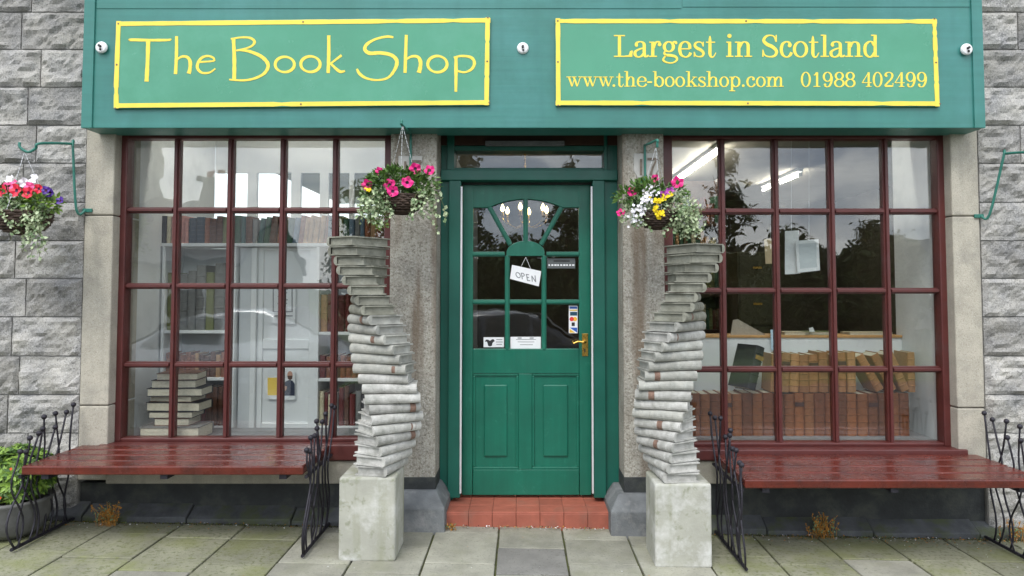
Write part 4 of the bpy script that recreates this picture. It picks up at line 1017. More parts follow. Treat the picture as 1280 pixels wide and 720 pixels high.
# --- right window: divider, leather sets, papers
VY = 0.60
vz = az(419, VY)
s = thing('display_divider', 'white display divider with pale wood top edge in the right window', 'divider', (1.8, VY + .02, DZ - .09))
q = MB(); q.box(0.87, RX - .002, VY + .003, VY + .03, DZ - .09, vz - .018); q.build('board', m_white, s)
q = MB(); q.box(0.87, RX - .002, VY - .01, VY + .22, vz - .018, vz); q.build('top_edge', m_wood, s, bevel=.003)
bx = ax(862, .30); i = 0
while True:
    t = R.uniform(.064, .072)
    if bx + t > ax(1144, .30): break
    place_book((bx + t / 2, .30 + R.uniform(0, .006), DZ + .001), t, .285 + R.uniform(-.004, .004), .20, R.choice(TAN), '%s tan calf volume from left, lower row in right window' % ORD[i],
               'lower row of calf volumes in the right window', bands=1, title=m_darklabel if i % 7 == 3 else None)
    bx += t + .0030; i += 1
z2 = DZ + .292
ux = ax(962, .30); i = 0
while ux < ax(1062, .30):
    t = R.uniform(.055, .068)
    ln = 0.06 if i < 3 else 0.0
    place_book((ux + t / 2, .31 + R.uniform(0, .01), z2 + t / 2 * math.sin(ln)), t, .262 + R.uniform(-.012, .012), .19, R.choice(TAN2), '%s tan calf volume from left, upper row in right window' % ORD[i],
               'upper row of calf volumes in the right window', bands=1, lean=ln, title=m_darklabel if i % 3 == 1 else None)
    ux += t + .004; i += 1
for k, (px, ln) in enumerate(((1101, -.52), (1117, -.46), (1133, -.40))):
    place_book((ax(px, .3) - .012, .31, z2 + .034 * math.sin(-ln)), .058, .27, .19, TAN2[k % 3], 'leaning tan calf volume, %s of three slumped in the upper row' % ORD[k], 'slumped calf volumes in the right window', bands=1, lean=ln)
place_book((ax(1137, .3) + .015, .32, z2), .05, .27, .19, TAN2[2], 'upright tan calf volume at the right end of the upper row', 'upper row of calf volumes in the right window', bands=1)
o = place_book((ax(940, .28) - .01, .27, z2 + .025), .075, .30, .19, BC['black'], 'large black book with gilt spine leaning against the upper calf row', 'upper row of calf volumes in the right window', bands=1, lean=.33, rz=.5, title=m_gilt)
# clutter on the divider
for k, (a, b, h_, c_) in enumerate(((1000, 1040, .022, 'olive'), (1055, 1108, .018, 'cream'), (975, 1010, .02, 'cream'))):
    xa, xb = ax(a, VY + .1), ax(b, VY + .1)
    place_book((xb, VY + .18, vz + .001 + h_ / 2), h_, xb - xa, .16, BC[c_], '%s book lying flat on the divider, %s' % (c_, ['by the olive end', 'right of the paper slips', 'left of the olive one'][k]), 'books on the divider', rz=PI, lying=True)
cv6 = lambda px, py: at(px, py, VY + .03)
s = card('file_box_lid', 'grey cardboard file flap leaning on the divider edge', 'file', [(913, 419), (916, 400), (922, 399), (958, 419)], VY + .03, .006, M('file_card', lin(170, 160, 145), .7), cv6)
s = card('paper_slip', 'white paper slip standing on the divider top', 'paper', [(1013, 420), (1011, 410), (1016, 409), (1021, 420)], VY + .03, .002, m_paper, cv6)
cv7 = lambda px, py: at(px, py, VY - .02)
s = card('printed_card', 'pale blue printed card hanging on the divider front', 'card', [(963, 412), (974, 412), (974, 437), (964, 438)], VY - .02, .002, M('card_blue', lin(190, 214, 232), .6), cv7)
q = MB(); ribbon(q, [cv7(966.5, 418), cv7(970.5, 422)], [.006] * 2, VY - .0236, VY - .022); ribbon(q, [cv7(970.5, 418), cv7(966.5, 422)], [.006] * 2, VY - .0239, VY - .022)
ribbon(q, [cv7(966, 433), cv7(969, 429), cv7(973, 428)], [.004] * 3, VY - .0236, VY - .022); q.build('printed_mark', m_ink, s)
# papers hung on strings
for k, (pts, mm, lab, strg) in enumerate((([(955, 299), (972, 297), (973, 329), (957, 330)], m_papertan, 'tan paper sheet hanging by thread in the right window', 963),
                                      ([(981, 289), (998, 288), (1000, 342), (981, 343)], m_paper, 'tall narrow white paper hanging by thread in the right window', 989),
                                      ([(994, 301), (1023, 299), (1025, 338), (997, 341)], m_paper, 'broad white paper sheet hanging in front of the narrow one', 1011))):
    Yp = .36 - .03 * k; cvp = lambda px, py: at(px, py, Yp)
    s = card('hanging_paper', lab, 'paper', pts, Yp, .002, mm, cvp)
    a, b = cvp(strg, pts[0][1] + 1), cvp(strg, 150)
    q = MB(); q.tube([(a[0], Yp - .003, a[1]), (b[0], Yp - .003, b[1])], .0011, 4); q.build('thread', m_paper, s)
    if k == 2:
        q = MB(); q.prism([cvp(*p) for p in ((998, 305), (1020, 303.5), (1021, 334), (1000, 336))], Yp - .0026, Yp - .002); q.build('printed_area', M('print_pale', (.62, .66, .68), .7), s)
# fluorescent lamps
for k, (x, ya, yb_, lab) in enumerate(((1.92, 2.3, 4.4, 'long lit fluorescent tube on the shop ceiling, upper left pane'), (3.25, 3.75, 5.0, 'shorter lit fluorescent tube on the ceiling, further right'))):
    s = thing('fluorescent_lamp', lab, 'lamp', (x, (ya + yb_) / 2, 2.83), 'fluorescent ceiling lamps')
    q = MB(); q.box(x - .032, x + .032, ya - .03, yb_ + .03, 2.862, 2.899); q.build('housing', m_grey, s)
    q = MB(); q.tube([(x, ya, 2.83), (x, yb_, 2.83)], .016, 10); q.build('tube', m_tube, s)
    for y in (ya - .015, yb_ + .015, (ya + yb_) / 2):
        q = MB(); q.box(x - .018, x + .018, y - .012, y + .012, 2.805, 2.856); q.build('lamp_cap', m_black if y == (ya + yb_) / 2 else m_plastic, s)
for xa, xb, lab in ((-2.35, -1.05, 'added unseen strip lamp brightening the left window display'), (1.15, 2.45, 'added unseen strip lamp brightening the right window display')):  # added fill lamps, hidden behind the lintel to brighten the window displays
    y = 0.50
    s = thing('fluorescent_lamp', lab, 'lamp', ((xa + xb) / 2, y, 2.83), 'fluorescent ceiling lamps')
    q = MB(); q.box(xa - .03, xb + .03, y - .032, y + .032, 2.862, 2.899); q.build('housing', m_grey, s)
    q = MB(); q.tube([(xa, y, 2.83), (xb, y, 2.83)], .016, 10); q.build('tube', m_tube, s)
    for x in (xa - .015, xb + .015):
        q = MB(); q.box(x - .012, x + .012, y - .018, y + .018, 2.805, 2.861); q.build('lamp_cap', m_plastic, s)
# chandelier behind the fanlight
CHY = 2.6
cx0, cz0 = at(656, 272, CHY)
s = thing('chandelier', 'chandelier of lit candle bulbs seen through the fanlight', 'chandelier', (cx0, CHY, cz0))
q = MB(); q.tube([(cx0, CHY, cz0 - .05), (cx0, CHY, 2.9)], .012, 8); q.ball((cx0, CHY, cz0 - .06), .04); q.build('stem', m_brass, s)
for i in range(6):
    a = 2 * PI * (i + .32) / 6; r_ = .235
    ex, ey = cx0 + r_ * math.cos(a), CHY + r_ * math.sin(a)
    q = MB(); q.tube(catmull([(cx0, CHY, cz0 - .05), (cx0 + .4 * (ex - cx0), CHY + .4 * (ey - CHY), cz0 - .10), (cx0 + .9 * (ex - cx0), CHY + .9 * (ey - CHY), cz0 - .05), (ex, ey, cz0)], 4), .007, 6)
    q.lathe([(.0001, 0), (.03, .002), (.012, .008), (.012, .05), (.0001, .05)], (ex, ey, cz0), 10); q.build('arm', m_brass, s)
    q = MB(); q.lathe([(.0001, .05), (.012, .055), (.021, .075), (.018, .095), (.008, .118), (.0001, .13)], (ex, ey, cz0), 10); q.build('bulb', m_bulb, s, smooth=True)
# far shelving and a drawer cabinet in the gloom of the right room
s = thing('bookcase', 'tall dark bookcase in the dim shop beyond the right window', 'bookcase', (1.45, 3.2, .12))
for x in (0.75, 2.15):
    q = MB(); q.box(x, x + .03, 3.1, 3.4, .121, 2.7); q.build('upright', m_darkwood, s)
zz = [.3, .68, 1.06, 1.44, 1.82, 2.2]
for z in zz:
    q = MB(); q.box(.781, 2.149, 3.105, 3.39, z - .03, z); q.build('shelf', m_darkwood, s)
q = MB(); q.box(.781, 2.149, 3.391, 3.4, .121, 2.7); q.build('back_panel', m_darkwood, s)
for li in (2, 3, 4, 5):
    row(.79, 2.14, zz[li], 3.12, mk(['cream', 'rust brown', 'dark green', 'tan', 'dark brown', 'olive', 'dark red'], .2, .3, .03, .05, 20 + li), '%s shelf of dim far bookcase' % ['', '', 'lowest filled', 'second filled', 'third filled', 'topmost'][li], 'books in the dim far bookcase')
s = thing('drawer_cabinet', 'olive drawer cabinet standing in the dim shop behind hanging papers', 'cabinet', (ax(945, 2.2), 2.4, .12))
xa, xb = ax(922, 2.2), ax(970, 2.2); m_ol = M('olive_cabinet', lin(70, 66, 40), .5)
q = MB(); q.box(xa, xb, 2.2, 2.7, .121, az(315, 2.2)); q.build('carcass', m_ol, s, bevel=.005)
zt_ = az(315, 2.2)
for k in range(4):
    z1 = zt_ - .03 - k * .34; q = MB(); q.box(xa + .015, xb - .015, 2.185, 2.2, z1 - .32, z1); dr = q.build('drawer', m_ol, s, bevel=.004)
    q = MB(); q.box((xa + xb) / 2 - .04, (xa + xb) / 2 + .04, 2.17, 2.185, z1 - .13, z1 - .11); q.build('drawer_handle', m_brass, dr)

# ------------------------------------------------------------------ spiral columns of stone books
def stone_book(Lh, Wd, T):
    """carved book: spine towards -Y, length along X, base at z=0"""
    q = MB(); c = .006; n = 8
    q.box(-Lh / 2 + .013, Lh / 2 - .013, -Wd / 2 + .02, Wd / 2 - .013, c * .9, T - c * .9)                # page block
    def board(z0, z1):
        q.box(-Lh / 2, Lh / 2, -Wd / 2 + .022, Wd / 2, z0, z1)
    board(.0015, c * 1.45); board(T - c * 1.45, T - .0015)
    xs_ = [-Lh / 2]
    for k in (-1.5, -.5, .5, 1.5):
        xb_ = k * Lh / 4.4; xs_ += [xb_ - .011, xb_ - .006, xb_ + .006, xb_ + .011]
    xs_.append(Lh / 2)
    vs = []
    for i, x in enumerate(xs_):
        e = .0022 if (0 < i < len(xs_) - 1 and (i - 1) % 4 in (1, 2)) else 0
        for k in range(n + 1):
            a = -PI / 2 + PI * k / n
            vs.append((x, -Wd / 2 + .023 - math.cos(a) * (.023 + e), T / 2 + math.sin(a) * T / 2))
    fs = []
    for i in range(len(xs_) - 1):
        for k in range(n): fs.append((i * (n + 1) + k, (i + 1) * (n + 1) + k, (i + 1) * (n + 1) + k + 1, i * (n + 1) + k + 1))
    k0 = (len(xs_) - 1) * (n + 1)
    fs += [tuple(range(n + 1)), tuple(range(k0 + n, k0 - 1, -1))]
    q.add(vs, fs)
    return q
SB = []
for k, (a, b) in enumerate(((.30, .205), (.29, .20), (.305, .21))):
    o = stone_book(a, b, .0562).build('book', m_book); SB.append(o.data); bpy.data.objects.remove(o)
q = MB()
for k in range(7):
    a0 = -1.15 + 2.3 * k / 6
    q.add([(-.016, -.205 / 2 + .023 - math.cos(a0) * .0262, .0281 + math.sin(a0) * .0285), (.016, -.205 / 2 + .023 - math.cos(a0) * .0262, .0281 + math.sin(a0) * .0285)], [])
q.f = [(2 * k, 2 * k + 1, 2 * k + 3, 2 * k + 2) for k in range(6)]; q.m = [0] * 6
o = q.build('spine_label', m_rustlabel); SLAB = o.data; bpy.data.objects.remove(o)
def column(pcx, extents, sgn, phi0, rate, labelled, lab, ptop, gy):
    yc = -0.47
    xc = ax(pcx, -.62, 650); z0 = gz(xc) - .01; H = .455
    s = thing('book_column', lab, 'sculpture', (xc, yc, z0), 'spiral stone book columns flanking the door')
    q = MB(); q.box(xc - .155, xc + .155, -.63, -.33, z0, z0 + H); q.build('pedestal', m_concrete, s, bevel=.014, seg=3)
    n = len(extents); th = (1.0 * (az(ptop, yc) - (z0 + H))) / n
    for i, (a, b) in enumerate(extents):               # listed from the top
        z = z0 + H + (n - 1 - i) * th
        px = (a + b) / 2
        k = R.randrange(3)
        o = bpy.data.objects.new('book', SB[k]); col.objects.link(o); o.parent = s
        phi = rad(phi0 + rate * i)
        # spine points along (-cos phi, -sin phi) for the left column, mirrored for the right one
        ang = math.atan2(-math.sin(phi), -sgn * math.cos(phi)) + PI / 2
        o.rotation_euler = (R.uniform(-.008, .008), R.uniform(-.008, .008), ang + R.uniform(-.03, .03))
        o.location = (ax(px, yc, 362) - xc, R.uniform(-.006, .006), z - z0 + .0005)
        o.scale = (R.uniform(.97, 1.03), R.uniform(.96, 1.03), th / .0562 * .99)
        fr = i / n
        o.material_slots[0].link = 'OBJECT'
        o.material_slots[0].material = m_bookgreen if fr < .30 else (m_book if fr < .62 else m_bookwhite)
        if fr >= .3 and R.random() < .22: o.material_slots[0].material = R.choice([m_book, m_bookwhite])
        if i in labelled:
            l = bpy.data.objects.new('spine_label', SLAB); col.objects.link(l); l.parent = o; l.location.x = labelled[i]; l['label'] = 'rust coloured title patch on the stone spine'
extL = [(410, 487), (410, 487), (417, 487), (423, 486), (427, 485), (432, 487), (432, 495), (432, 499), (432, 505), (432, 510), (434, 515), (437, 518), (440, 519), (446, 518), (450, 518), (456, 522), (457, 524), (451, 528), (450, 529), (450, 524), (450, 522), (450, 518), (450, 513), (450, 510)]
column(459, extL, 1, -33, 8.7, {8: .05, 10: .06, 13: .09, 17: .1, 19: .1, 20: .1}, 'spiral column of grey stone books on a concrete block left of the door', 297, 0)
extR = [(833, 902), (835, 897), (836, 892), (833, 886), (828, 886), (820, 886), (816, 888), (810, 888), (804, 886), (801, 883), (798, 880), (797.5, 877), (798, 872), (798, 867), (794, 864), (791, 866), (790, 866), (790, 867), (790, 869), (791, 868), (794, 868), (799, 868), (804, 868), (810, 868)]
column(854, extR, -1, -26, 8.7, {7: -.05, 9: -.1, 13: -.08, 15: -.06, 18: .02, 20: .02}, 'spiral column of grey stone books on a concrete block right of the door', 306, 0)

# ------------------------------------------------------------------ benches
def bench(x0, x1, zt, yb, yf, lab):
    xc = (x0 + x1) / 2
    s = thing('bench', lab, 'bench', (xc, (yb + yf) / 2, gz(xc)), 'slatted benches under the windows')
    n = 4; w_ = (yb - yf) / n
    for k in range(n):
        q = MB(); q.box(x0 + R.uniform(-.003, .003), x1 + R.uniform(-.003, .003), yf + k * w_ + .011, yf + (k + 1) * w_ - .011, zt - .048, zt + R.uniform(-.0015, .0015)); q.build('slat', m_bench, s, bevel=.007)
    for x in (x0 + .12, x1 - .12, xc):
        q = MB(); q.box(x - .02, x + .02, yf + .03, yb - .03, zt - .075, zt - .049); q.build('batten', m_iron, s)
    for side, xe in ((-1, x0 - .012), (1, x1 + .012)):
        g0 = gz(xe) + .004
        q = MB(); q.tube([(xe, yf - .03, g0 + .012), (xe, yb - .04, g0 + .012)], .010, 6); q.build('base_rail', m_iron, s)
        q = MB(); q.tube([(xe, yf + .02, zt - .06), (xe, yb - .02, zt - .06)], .010, 6)
        q.build('end_rail', m_iron, s)
        rr = random.Random(int(x0 * 100) + side)
        tops = [(.00, .10, .30), (.06, .02, .09), (.14, .30, .16), (.25, .17, .17), (.36, .38, .21), (.47, .60, .20), (.58, .40, .26), (.70, .88, .28), (.84, .66, .29), (.95, 1.02, .31)]
        for (ub, ut, hh) in tops:
            L_ = yb - yf - .08
            yb0 = yf - .01 + ub * L_; yt0 = yf + .02 + ut * L_
            if hh == .30: hh = .085
            am = rr.choice([-1, 1]) * rr.uniform(.03, .055); ph = rr.uniform(-.4, .4)
            ztop_ = zt + hh * .86 * rr.uniform(.9, 1.1)
            pts = []
            for k in range(15):
                u = k / 14; z = g0 + .012 + (ztop_ - g0 - .012) * u
                us = (z - g0) / (zt - g0)
                yy = yb0 + (yt0 - yb0) * (max(0, us - .75) / (ztop_ / zt - .5 if ztop_ > 0 else 1) if us > .75 else 0)
                yy = yb0 + (yt0 - yb0) * max(0.0, (u - .5) / .5) + am * math.sin(2 * PI * min(1, us) * .98 + ph) * (1 if us < 1 else max(0, 1 - (us - 1) * 5))
                xx = xe + .014 * side * math.sin(u * 3 + ph) + (.05 * side * max(0, u - .62) if ut > .6 else 0)
                pts.append((xx, yy, z))
            q = MB(); q.tube(pts, .0056, 6); q.ball(pts[-1], .0155, 7); q.build('iron_rod', m_iron, s, smooth=True)
    return s
bench(-2.765, -1.205, .512, -.03, -.60, 'dark red slatted bench with twisted iron ends under the left window')
bench(1.215, 2.86, .455, -.03, -.66, 'dark red slatted bench with twisted iron ends under the right window')

# ------------------------------------------------------------------ brackets and hanging baskets
def bracket(pts, plate, lab, hook=True):
    s = thing('basket_bracket', lab, 'bracket', plate, 'green hanging basket brackets')
    q = MB(); q.tube(catmull(pts, 5), .0080, 8); q.build('arm', m_bracket, s, smooth=True)
    x, y, z = plate
    q = MB(); q.box(x - .03, x + .03, y - .012, y, z - .012, z + .012); q.build('wall_plate', m_bracket, s, bevel=.003)
    return s
def petunia(q, c, r, face, ci, ti):
    face = Vector(face).normalized(); e = face.orthogonal().normalized(); f = face.cross(e); c = Vector(c)
    ph = R.uniform(0, 2); n = 20; vs = [c - face * r * .35]
    for k in range(n): a = 2 * PI * k / n; vs.append(c + (e * math.cos(a) + f * math.sin(a)) * r * .30 - face * r * .08)
    for k in range(n):
        a = 2 * PI * k / n + ph; rr_ = r * (.95 + .08 * math.cos(5 * a))
        vs.append(c + (e * math.cos(a - ph) + f * math.sin(a - ph)) * rr_ + face * r * (.10 + .24 * math.sin(5 * a + 1) + R.uniform(-.06, .06)))
    q.cur = ti; q.add(vs[:n + 1], [(0, 1 + k, 1 + (k + 1) % n) for k in range(n)])
    q.cur = ci; q.add(vs[1:], [(k, n + k, n + (k + 1) % n, (k + 1) % n) for k in range(n)]); q.cur = 0
def rv(s=1.0): return Vector((R.uniform(-s, s), R.uniform(-s, s), R.uniform(-s, s)))
def basket(c, r, hook_z, lab, flowers, blobs, trails):
    cx_, cy_, cz_ = c                                       # rim centre
    s = thing('hanging_basket', lab, 'hanging basket', (cx_, cy_, cz_ - r * .8), 'hanging flower baskets')
    # wicker bowl: stacked woven rings
    q = MB(); rows = 9
    for i in range(rows):
        u = i / (rows - 1); rr_ = r * math.sqrt(max(.05, 1 - (1 - u) ** 2.2 * .93)); z = cz_ - r * .80 * (1 - u)
        ring = [(cx_ + (rr_ + .005 * (1 if (k + i) % 2 else -1)) * math.cos(2 * PI * k / 28), cy_ + (rr_ + .005 * (1 if (k + i) % 2 else -1)) * math.sin(2 * PI * k / 28), z) for k in range(28)]
        q.tube(ring, r * .062, 5, closed=True)
    q.lathe([(.0001, -r * .8), (r * .35, -r * .78), (r * .7, -r * .55), (r * .92, -r * .2), (r * .93, -.01)], (cx_, cy_, cz_), 20)
    q.build('wicker_bowl', m_wicker, s, smooth=True)
    q = MB(); q.lathe([(.0001, -.015), (r * .9, -.02)], (cx_, cy_, cz_), 18); q.build('soil', m_soil, s)
    for k in range(3):
        a = 2 * PI * k / 3 + .6; p0 = Vector((cx_ + r * math.cos(a), cy_ + r * math.sin(a), cz_)); p1 = Vector((cx_, cy_, hook_z))
        q = MB(); N = 16
        for j in range(N):
            A, B = p0.lerp(p1, j / N), p0.lerp(p1, (j + .8) / N); q.tube([A, B], .0022, 4)
        q.build('chain', m_chain, s)
    q = MB()
    for (dx, dy, dz, rx, rz_, n, ci, ln) in blobs:
        for _ in range(n):
            d_ = rv(); 
            while d_.length > 1 or d_.length < .35: d_ = rv()
            p = Vector((cx_ + dx + d_.x * rx, cy_ + dy + d_.y * rx * .85, cz_ + dz + d_.z * rz_))
            q.cur = ci if R.random() < .75 else (ci + 1) % 2 if ci < 2 else (2 if ci == 3 else 3)
            q.leaf(p, d_ + rv(.7) + Vector((0, -.2, .2)), rv() + Vector((0, -.6, 1)), ln * R.uniform(.7, 1.3), ln * R.uniform(.4, .62))
    q.build('foliage', [m_leafA, m_leafB, m_leafC, m_leafD, m_leafY], s)['kind'] = 'stuff'
    q = MB()
    for (dx, dy, n, ln) in trails:
        for k in range(n):
            x = cx_ + dx + R.uniform(-.04, .04); y = cy_ + dy + R.uniform(-.04, .03); z = cz_ + .03; l = ln * R.uniform(.4, 1.05); pts = []
            vx, ph = R.uniform(-.10, .10), R.uniform(0, 6)
            for j in range(11): u = j / 10; pts.append((x + vx * u + .012 * math.sin(ph + 5 * u), y - .03 * math.sin(u * 3), z - l * u))
            q.cur = 5; q.tube(pts, .0014, 4)
            for j in range(int(l / .012)):
                u = R.uniform(.05, 1); p = pts[int(u * 10)]; p = Vector(p) + rv(.012)
                q.cur = 2 if R.random() < .72 else 3
                q.leaf(p, rv() + Vector((0, -.3, -.2)), rv(.5) + Vector((0, -1, .3)), R.uniform(.018, .028), R.uniform(.016, .026), .12)
    q.build('trailing_ivy', [m_leafA, m_leafB, m_leafC, m_leafD, m_leafY, m_stem], s)['kind'] = 'stuff'
    mats = {'magenta': m_mag, 'pink': m_pink, 'red': m_red, 'purple': m_purple, 'white': m_pwhite, 'lilac': m_lilac, 'yellow': m_pyel}
    for (px, py, yy, r_, cname) in flowers:
        x, z = at(px, py, cy_ + yy)
        q = MB(); petunia(q, (x, cy_ + yy, z), r_, (R.uniform(-.4, .4), -1, R.uniform(-.1, .5)), 1, 0)
        q.build('flower', [m_magd if cname in ('magenta', 'red', 'purple') else m_pyel if cname == 'lilac' else mats[cname], mats[cname]], s, smooth=True, label='%s petunia bloom' % cname)
    return s
def sprinkle(s, items, mat, name, rr_=.010):
    q = MB()
    for (px, py, Y, n, sp) in items:
        for _ in range(n):
            x, z = at(px + R.gauss(0, sp), py + R.gauss(0, sp * .8), Y + R.uniform(-.02, .03)); petunia(q, (x, Y + R.uniform(-.02, .02), z), rr_ * R.uniform(.7, 1.2), (R.uniform(-.5, .5), -1, R.uniform(-.2, .7)), 0, 0)
    q.build(name, mat, s)['kind'] = 'stuff'
HY = -0.36
# centre left
bxx, bzz = at(513.5, 167, -.04); hx_, hz_ = bxx, az(157, HY)
bracket([(bxx, -.042, az(212, -.04)), (bxx, -.042, bzz - .02), (bxx, -.05, bzz), (bxx, HY - .02, hz_), (bxx, HY - .035, hz_ + .012), (bxx, HY - .03, hz_ + .025)], (bxx, -.0305, az(210, -.04)), 'green iron basket bracket on the pillar left of the door')
cx_, cz_ = at(509, 246, HY)
cx_ = bxx
bL = basket((cx_, HY, cz_), .125, hz_, 'basket of magenta petunias and trailing pale ivy left of the door',
            [(459, 231, -.09, .034, 'magenta'), (474, 214, -.02, .026, 'magenta'), (487, 231, -.13, .037, 'magenta'), (491, 239, -.15, .034, 'magenta'), (509, 228, -.14, .036, 'magenta'), (519, 211, -.05, .036, 'magenta'), (537, 213, -.04, .033, 'magenta')],
            [(-.03, 0, .08, .17, .09, 620, 0, .040), (.12, -.02, .07, .10, .08, 260, 0, .036), (-.14, -.02, .04, .09, .09, 240, 1, .036), (-.16, -.04, -.05, .09, .11, 330, 2, .025), (.15, -.03, -.04, .055, .10, 180, 2, .024), (-.07, -.08, -.02, .08, .07, 170, 3, .026), (-.12, -.03, -.13, .05, .07, 90, 4, .03)],
            [(-.19, -.03, 7, .24), (-.10, -.08, 9, .26), (.14, -.05, 7, .20), (.18, .0, 4, .26)])
sprinkle(bL, [(460, 238, HY - .12, 5, 2.5)], m_pyel, 'yellow_flowers', .009)
# centre right
bxx, bzz = at(806, 182, -.04); hz_ = az(176, HY)
bxr = ax(820.5, HY, 176)
bracket([(bxx, -.042, az(228, -.04)), (bxx, -.042, bzz - .02), (bxx, -.05, bzz), ((bxx + bxr) / 2, -.2, (bzz + hz_) / 2), (bxr, HY - .02, hz_), (bxr, HY - .03, hz_ - .02), (bxr, HY - .025, hz_ - .045)], (bxx, -.0305, az(226, -.04)), 'green iron basket bracket on the pillar right of the door')
cx_, cz_ = at(820.5, 266, HY)
bR = basket((cx_, HY, cz_), .118, hz_ - .04, 'basket of white, yellow and magenta flowers with pale ivy right of the door',
            [(847, 228, -.04, .038, 'magenta'), (790, 240, -.06, .030, 'magenta'), (819, 223, .02, .026, 'magenta'), (776, 266, -.06, .026, 'magenta'), (838, 240, -.07, .032, 'lilac'), (829, 243, -.09, .026, 'lilac')],
            [(-.05, 0, .10, .13, .10, 430, 0, .038), (.10, 0, .12, .09, .05, 120, 1, .036), (-.17, -.02, .10, .08, .04, 110, 0, .04), (-.12, -.03, .01, .11, .10, 330, 2, .024), (.12, -.05, .02, .11, .10, 430, 2, .026), (.16, -.03, -.06, .08, .09, 230, 2, .025), (-.03, .03, .05, .1, .06, 110, 1, .03)],
            [(.13, -.04, 12, .20), (.19, -.02, 8, .24), (-.16, -.03, 5, .16), (.24, -.02, 3, .27)])
sprinkle(bR, [(808, 248, HY - .12, 38, 5), (800, 262, HY - .11, 34, 6), (793, 275, HY - .08, 18, 5), (812, 240, HY - .06, 20, 6)], m_pwhite, 'white_flowers', .0085)
sprinkle(bR, [(822, 250, HY - .14, 26, 3), (824, 267, HY - .15, 24, 2.6), (820, 260, HY - .15, 16, 2.6), (833, 247, HY - .11, 8, 3.5)], m_pyel, 'yellow_flowers', .0085)
# far left, on the granite wall
pxx, pzz = at(107, 263, -.03); vx, vz0 = at(95.5, 262, -.07); tx, tz = at(91, 180, -.10)
e1, e2 = at(46, 179, -.34), at(24.5, 178, -.36); hk = at(35, 190, -.35)
bracket([(pxx, -.03, pzz), (vx, -.07, vz0), (tx, -.10, tz - .012), (tx - .008, -.105, tz), (e1[0] + .01, -.33, e1[1]), (e1[0] - .005, -.34, e1[1] - .03), (hk[0], -.35, hk[1]), (e2[0] + .004, -.36, e2[1] - .03), (e2[0], -.36, e2[1])],
        (pxx + .01, -.0205, pzz), 'green iron basket bracket on the left window jamb')
cx_, cz_ = at(28, 267, -.35)
bl = basket((cx_, -.35, cz_), .150, hk[1], 'basket of red, white and purple petunias at the far left wall',
       [(3, 239, -.10, .037, 'red'), (20, 238, -.12, .040, 'red'), (35, 241, -.12, .036, 'red'), (30, 229, -.05, .034, 'white'), (42, 224, -.02, .034, 'white'), (12, 224, .0, .028, 'white'), (37, 233, -.09, .028, 'pink'), (11, 234, -.06, .034, 'pink'), (62, 241, -.05, .029, 'purple'), (57, 238, -.06, .028, 'purple'), (75, 251, -.05, .026, 'purple'), (17, 231, -.08, .032, 'pink'), (48, 236, -.1, .03, 'red')],
       [(-.06, 0, .10, .15, .06, 330, 0, .036), (.12, -.02, .06, .11, .06, 330, 4, .040), (-.03, -.07, .02, .15, .045, 330, 2, .026), (-.14, -.05, .03, .1, .06, 150, 3, .026), (.14, -.05, -.02, .05, .07, 100, 2, .025)],
       [(.11, -.08, 8, .22), (.16, -.05, 7, .32), (-.03, -.14, 3, .14)])
# far right bracket, its arm leaving the picture
pxx, pzz = at(1226, 270, -.03); vx, vz0 = at(1237, 268, -.06); tx, tz = at(1256, 192, -.14)
e1 = at(1296, 190, -.34); hk = at(1310, 203, -.36)
bracket([(pxx, -.03, pzz), (vx, -.06, vz0), (tx, -.13, tz - .012), (tx + .008, -.14, tz), (e1[0] - .01, -.33, e1[1]), (e1[0] + .005, -.34, e1[1] - .03), (hk[0], -.35, hk[1]), (hk[0] + .04, -.36, hk[1] + .05)], (pxx - .01, -.0205, pzz), 'green iron basket bracket on the right window jamb')

# ------------------------------------------------------------------ potted shrub, weeds, litter
sx, sy = ax(14, -.34, 640), -.34
s = thing('potted_shrub', 'leafy lime green shrub in a dark round pot beside the left bench', 'plant', (sx, sy, gz(sx)))
q = MB(); g0 = gz(sx) + .002
q.lathe([(.0001, 0), (.12, 0), (.17, .04), (.205, .12), (.205, .19), (.215, .20), (.215, .215), (.19, .215), (.185, .19), (.0001, .185)], (sx, sy, g0), 28); q.build('pot', m_pot, s, smooth=True)
q = MB()
for _ in range(340):
    d_ = rv()
    while d_.length > 1 or d_.z < -.5: d_ = rv()
    d_ = d_.normalized() * R.uniform(.65, 1.0)
    p = Vector((sx + d_.x * .235, sy + d_.y * .2, g0 + .34 + d_.z * .165)); o_ = Vector((d_.x, d_.y, d_.z + .35)).normalized()
    e = o_.orthogonal().normalized(); f = o_.cross(e); a0 = R.uniform(0, 6)
    for ring, (nn, ln, up_) in enumerate(((7, .055, .25), (5, .035, .8))):
        for k in range(nn):
            a = a0 + 2 * PI * k / nn + ring * .5; dr = (e * math.cos(a) + f * math.sin(a)) + o_ * up_
            q.cur = R.choice([0, 2, 2, 1]) if ring == 0 else R.choice([0, 2, 2]); q.leaf(p, dr, o_, ln * R.uniform(.8, 1.2), ln * .42, .10)
q.cur = 3
for _ in range(24):
    a = R.uniform(0, 6.28); q.tube([(sx, sy, g0 + .18), (sx + .1 * math.cos(a), sy + .09 * math.sin(a), g0 + .3), (sx + .19 * math.cos(a), sy + .17 * math.sin(a), g0 + .3 + R.uniform(0, .15))], .004, 4)
q.build('foliage', [m_leafA, m_leafB, m_leafY, m_stem], s)['kind'] = 'stuff'
q = MB()
for _ in range(14):
    a = R.uniform(3.3, 6.1); petunia(q, (sx + .2 * math.cos(a) * R.uniform(.3, 1), sy - .18 * R.uniform(.6, 1.05), g0 + .34 + R.uniform(-.1, .12)), .008, (0, -1, .4), 0, 0)
q.build('orange_buds', M('petal_orange', lin(205, 90, 40), .5), s)['kind'] = 'stuff'
